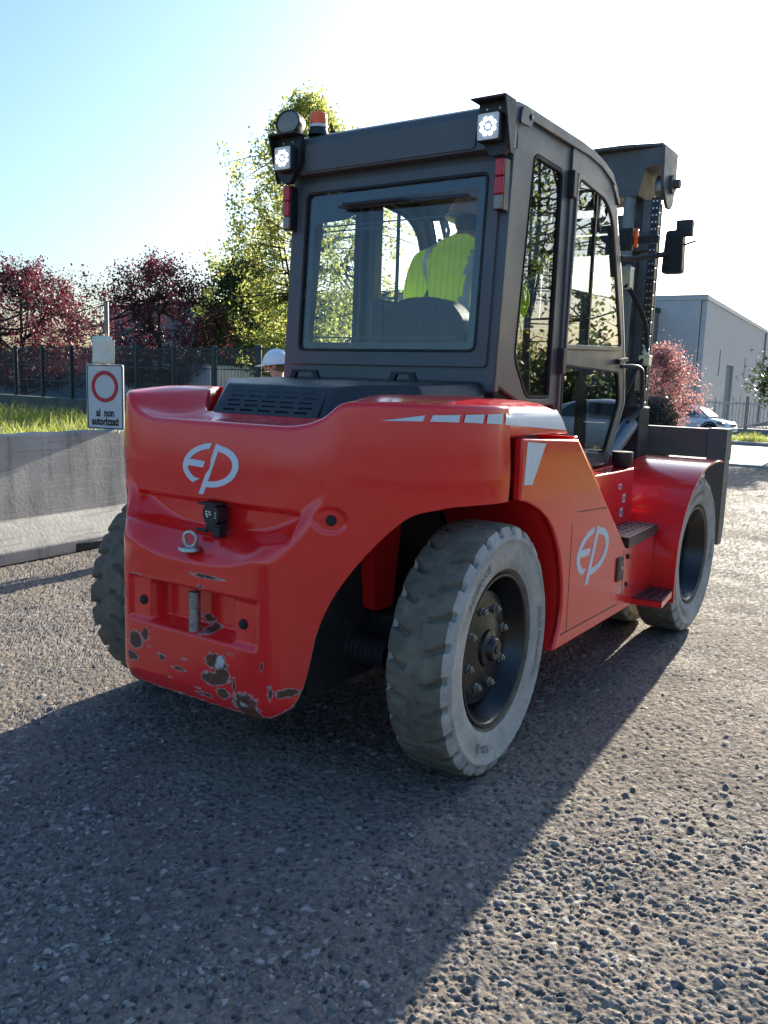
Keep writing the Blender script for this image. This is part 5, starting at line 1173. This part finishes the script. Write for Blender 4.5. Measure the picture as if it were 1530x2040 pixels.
def head_parts(root, c, fwd, right, helmet=True, cap=False):
    """face features, hair and helmet round a head centred at c"""
    c = np.array(c, float); f_ = np.array(fwd, float); f_ /= np.linalg.norm(f_); r_ = np.array(right, float); r_ -= (r_@f_)*f_; r_ /= np.linalg.norm(r_); u_ = np.cross(r_, f_)
    def pt(a, b, z): return tuple(c+r_*a+f_*b+u_*z)
    def blob(name, mat, ctr, rad, n=14, m=10, zmin=-1., parent=root, open_=False):
        V = np.array([[pt(ctr[0]+rad[0]*math.sin(t)*math.cos(p_), ctr[1]+rad[1]*math.sin(t)*math.sin(p_), ctr[2]+rad[2]*max(math.cos(t), zmin)) for p_ in np.linspace(0, 2*PI, n, endpoint=False)] for t in np.linspace(.02, PI-.02, m)])
        return gridmesh(name, V, [mat], parent, closed=True)
    blob('hair', 'hair', (0, -.014, -.012), (.075, .084, .075), 18, 12)
    blob('nose', 'skin', (0, .108, -.012), (.014, .020, .026), 10, 8)
    for s in (-1, 1):
        blob('ear', 'skin', (s*.080, -.005, -.008), (.012, .020, .032), 10, 8)
        blob('eye', 'white', (s*.032, .088, .022), (.013, .010, .010), 10, 8)
    blob('mouth', 'redlens', (0, .097, -.052), (.024, .008, .006), 10, 6)
    if helmet:
        V = []
        for t in np.linspace(.03, PI*.52, 12):
            V.append([pt(.112*math.sin(t)*math.cos(p_), .132*math.sin(t)*math.sin(p_)-.006, .022+.122*math.cos(t)) for p_ in np.linspace(0, 2*PI, 28, endpoint=False)])
        for k in (1.0, 1.10, 1.12): V.append([pt(.118*k*math.cos(p_), (.138+(.055 if math.sin(p_) > 0 else 0)*max(0, math.sin(p_))**2*(k-.9)*5)*math.sin(p_)*k-.006, .012-.008*(k-1)*10) for p_ in np.linspace(0, 2*PI, 28, endpoint=False)])
        h = gridmesh('hard_hat', np.array(V), ['helmet'], root, closed=True); so = h.modifiers.new('t', 'SOLIDIFY'); so.thickness = .004
        rb = MB().tube([pt(0, .128*math.cos(t)-.006, .028+.122*math.sin(t)) for t in np.linspace(.25, PI-.25, 12)], .008, 6); build('helmet_ridge', rb, 'helmet', h)
def person_driver():
    root = empty('person', (-.08, 1.30, 1.66), 'driver in a bright yellow-green jacket and white hard hat seated in the forklift cab', 'person')
    o = np.array([-.08, 1.30, 1.66])
    J = dict(pelvis=(-.08, 1.30, 1.76), waist=(-.09, 1.29, 1.92), chest=(-.10, 1.31, 2.12), upper=(-.09, 1.34, 2.28), neck=(-.065, 1.385, 2.355), head0=(-.05, 1.405, 2.395), head1=(-.045, 1.415, 2.475),
             shl=(-.305, 1.345, 2.235), ell=(-.435, 1.42, 1.99), wrl=(-.24, 1.72, 1.93), shr=(.12, 1.39, 2.265), elr=(.235, 1.52, 2.02), wrr=(.10, 1.76, 1.92),
             hipl=(-.19, 1.36, 1.72), knl=(-.24, 1.78, 1.70), anl=(-.22, 1.86, 1.22), tol=(-.22, 2.02, 1.165), hipr=(.03, 1.36, 1.72), knr=(.07, 1.78, 1.70), anr=(.06, 1.88, 1.22), tor=(.06, 2.03, 1.165))
    Rr = dict(pelvis=(.165, .13), waist=(.185, .135), chest=(.225, .145), upper=(.19, .12), neck=.062, head0=(.072, .085), head1=(.082, .098), shl=.092, ell=.066, wrl=.042, shr=.092, elr=.066, wrr=.042,
              hipl=.10, knl=.075, anl=.05, tol=.042, hipr=.10, knr=.075, anr=.05, tor=.042)
    B = [('pelvis', 'waist'), ('waist', 'chest'), ('chest', 'upper'), ('upper', 'neck'), ('neck', 'head0'), ('head0', 'head1'), ('upper', 'shl'), ('shl', 'ell'), ('ell', 'wrl'), ('upper', 'shr'), ('shr', 'elr'), ('elr', 'wrr'),
         ('pelvis', 'hipl'), ('hipl', 'knl'), ('knl', 'anl'), ('anl', 'tol'), ('pelvis', 'hipr'), ('hipr', 'knr'), ('knr', 'anr'), ('anr', 'tor')]
    add_hand(J, B, Rr, 'L', 'wrl', (.55, .6, -.1), (0, 0, 1)); add_hand(J, B, Rr, 'R', 'wrr', (-.5, .6, -.1), (0, 0, 1))
    J = {k: tuple(np.array(v)-o) for k, v in J.items()}
    legs = {'hipl', 'knl', 'hipr', 'knr'}; ft = {'anl', 'tol', 'anr', 'tor'}
    def mf(b, c):
        x, y, z = c+o
        if b[0] in ('neck', 'head0') or 'palm' in b[1] or b[0][0] in 'LR' or b[1][0] in 'LR': return 3
        if b[1] in ft and b[0] in ft: return 4
        if b[1] in legs or b[0] in legs: return 2
        if b[0] == 'upper' and b[1] == 'neck' and z > 2.36: return 3
        w_ = x-(z-2.0)*.15
        if abs(w_-.045) < .03 or abs(w_+.26) < .028 or (1.90 < z < 1.945 and b[0] in ('pelvis', 'waist', 'chest')): return 1
        return 0
    figure('body', J, B, Rr, 'pelvis', mf, ['hivis', 'reflect', 'navy', 'skin', 'boot'], root, 3)
    head_parts(root, np.array([-.045, 1.415, 2.435])-o, (.35, .85, -.12), (1, -.2, 0))
    return root
person_driver()
def person_standing():
    px, py, _ = at_az(-41.35, 8.7)
    root = empty('person', (px, py, 0), 'man in a white hard hat standing behind the forklift hood, only his head showing', 'person'); root.rotation_euler = (0, 0, math.radians(112)); root.scale = (1.045, 1.045, 1.045)
    J = dict(pelvis=(0, 0, .93), waist=(0, .0, 1.08), chest=(0, .0, 1.25), upper=(0, -.01, 1.38), neck=(0, 0, 1.47), head0=(0, .02, 1.535), head1=(0, .025, 1.625),
             shl=(-.185, 0, 1.365), ell=(-.24, -.02, 1.09), wrl=(-.25, .07, .86), shr=(.185, 0, 1.365), elr=(.24, -.02, 1.09), wrr=(.25, .07, .86),
             hipl=(-.09, 0, .88), knl=(-.10, .015, .48), anl=(-.10, -.02, .09), tol=(-.11, .13, .045), hipr=(.09, 0, .88), knr=(.10, .015, .48), anr=(.10, -.02, .09), tor=(.11, .13, .045))
    Rr = dict(pelvis=(.15, .11), waist=(.145, .105), chest=(.17, .115), upper=(.14, .09), neck=.056, head0=(.070, .084), head1=(.078, .095), shl=.075, ell=.05, wrl=.034, shr=.075, elr=.05, wrr=.034, hipl=.085, knl=.062, anl=.045, tol=.040, hipr=.085, knr=.062, anr=.045, tor=.040)
    B = [('pelvis', 'waist'), ('waist', 'chest'), ('chest', 'upper'), ('upper', 'neck'), ('neck', 'head0'), ('head0', 'head1'), ('upper', 'shl'), ('shl', 'ell'), ('ell', 'wrl'), ('upper', 'shr'), ('shr', 'elr'), ('elr', 'wrr'),
         ('pelvis', 'hipl'), ('hipl', 'knl'), ('knl', 'anl'), ('anl', 'tol'), ('pelvis', 'hipr'), ('hipr', 'knr'), ('knr', 'anr'), ('anr', 'tor')]
    add_hand(J, B, Rr, 'L', 'wrl', (0, .15, -1), (0, 1, 0)); add_hand(J, B, Rr, 'R', 'wrr', (0, .15, -1), (0, 1, 0))
    def mf(b, c):
        if b[0] in ('neck', 'head0') or b[0][0] in 'LR' or b[1][0] in 'LR': return 2
        if b[1] in ('tol', 'tor'): return 3
        if c[2] < .95 and b[0][:2] not in ('sh', 'el'): return 1
        return 0
    figure('body', J, B, Rr, 'pelvis', mf, ['navy', 'navy', 'skin', 'boot'], root)
    head_parts(root, (0, .022, 1.585), (0, 1, -.1), (1, 0, 0))
    return root
person_standing()
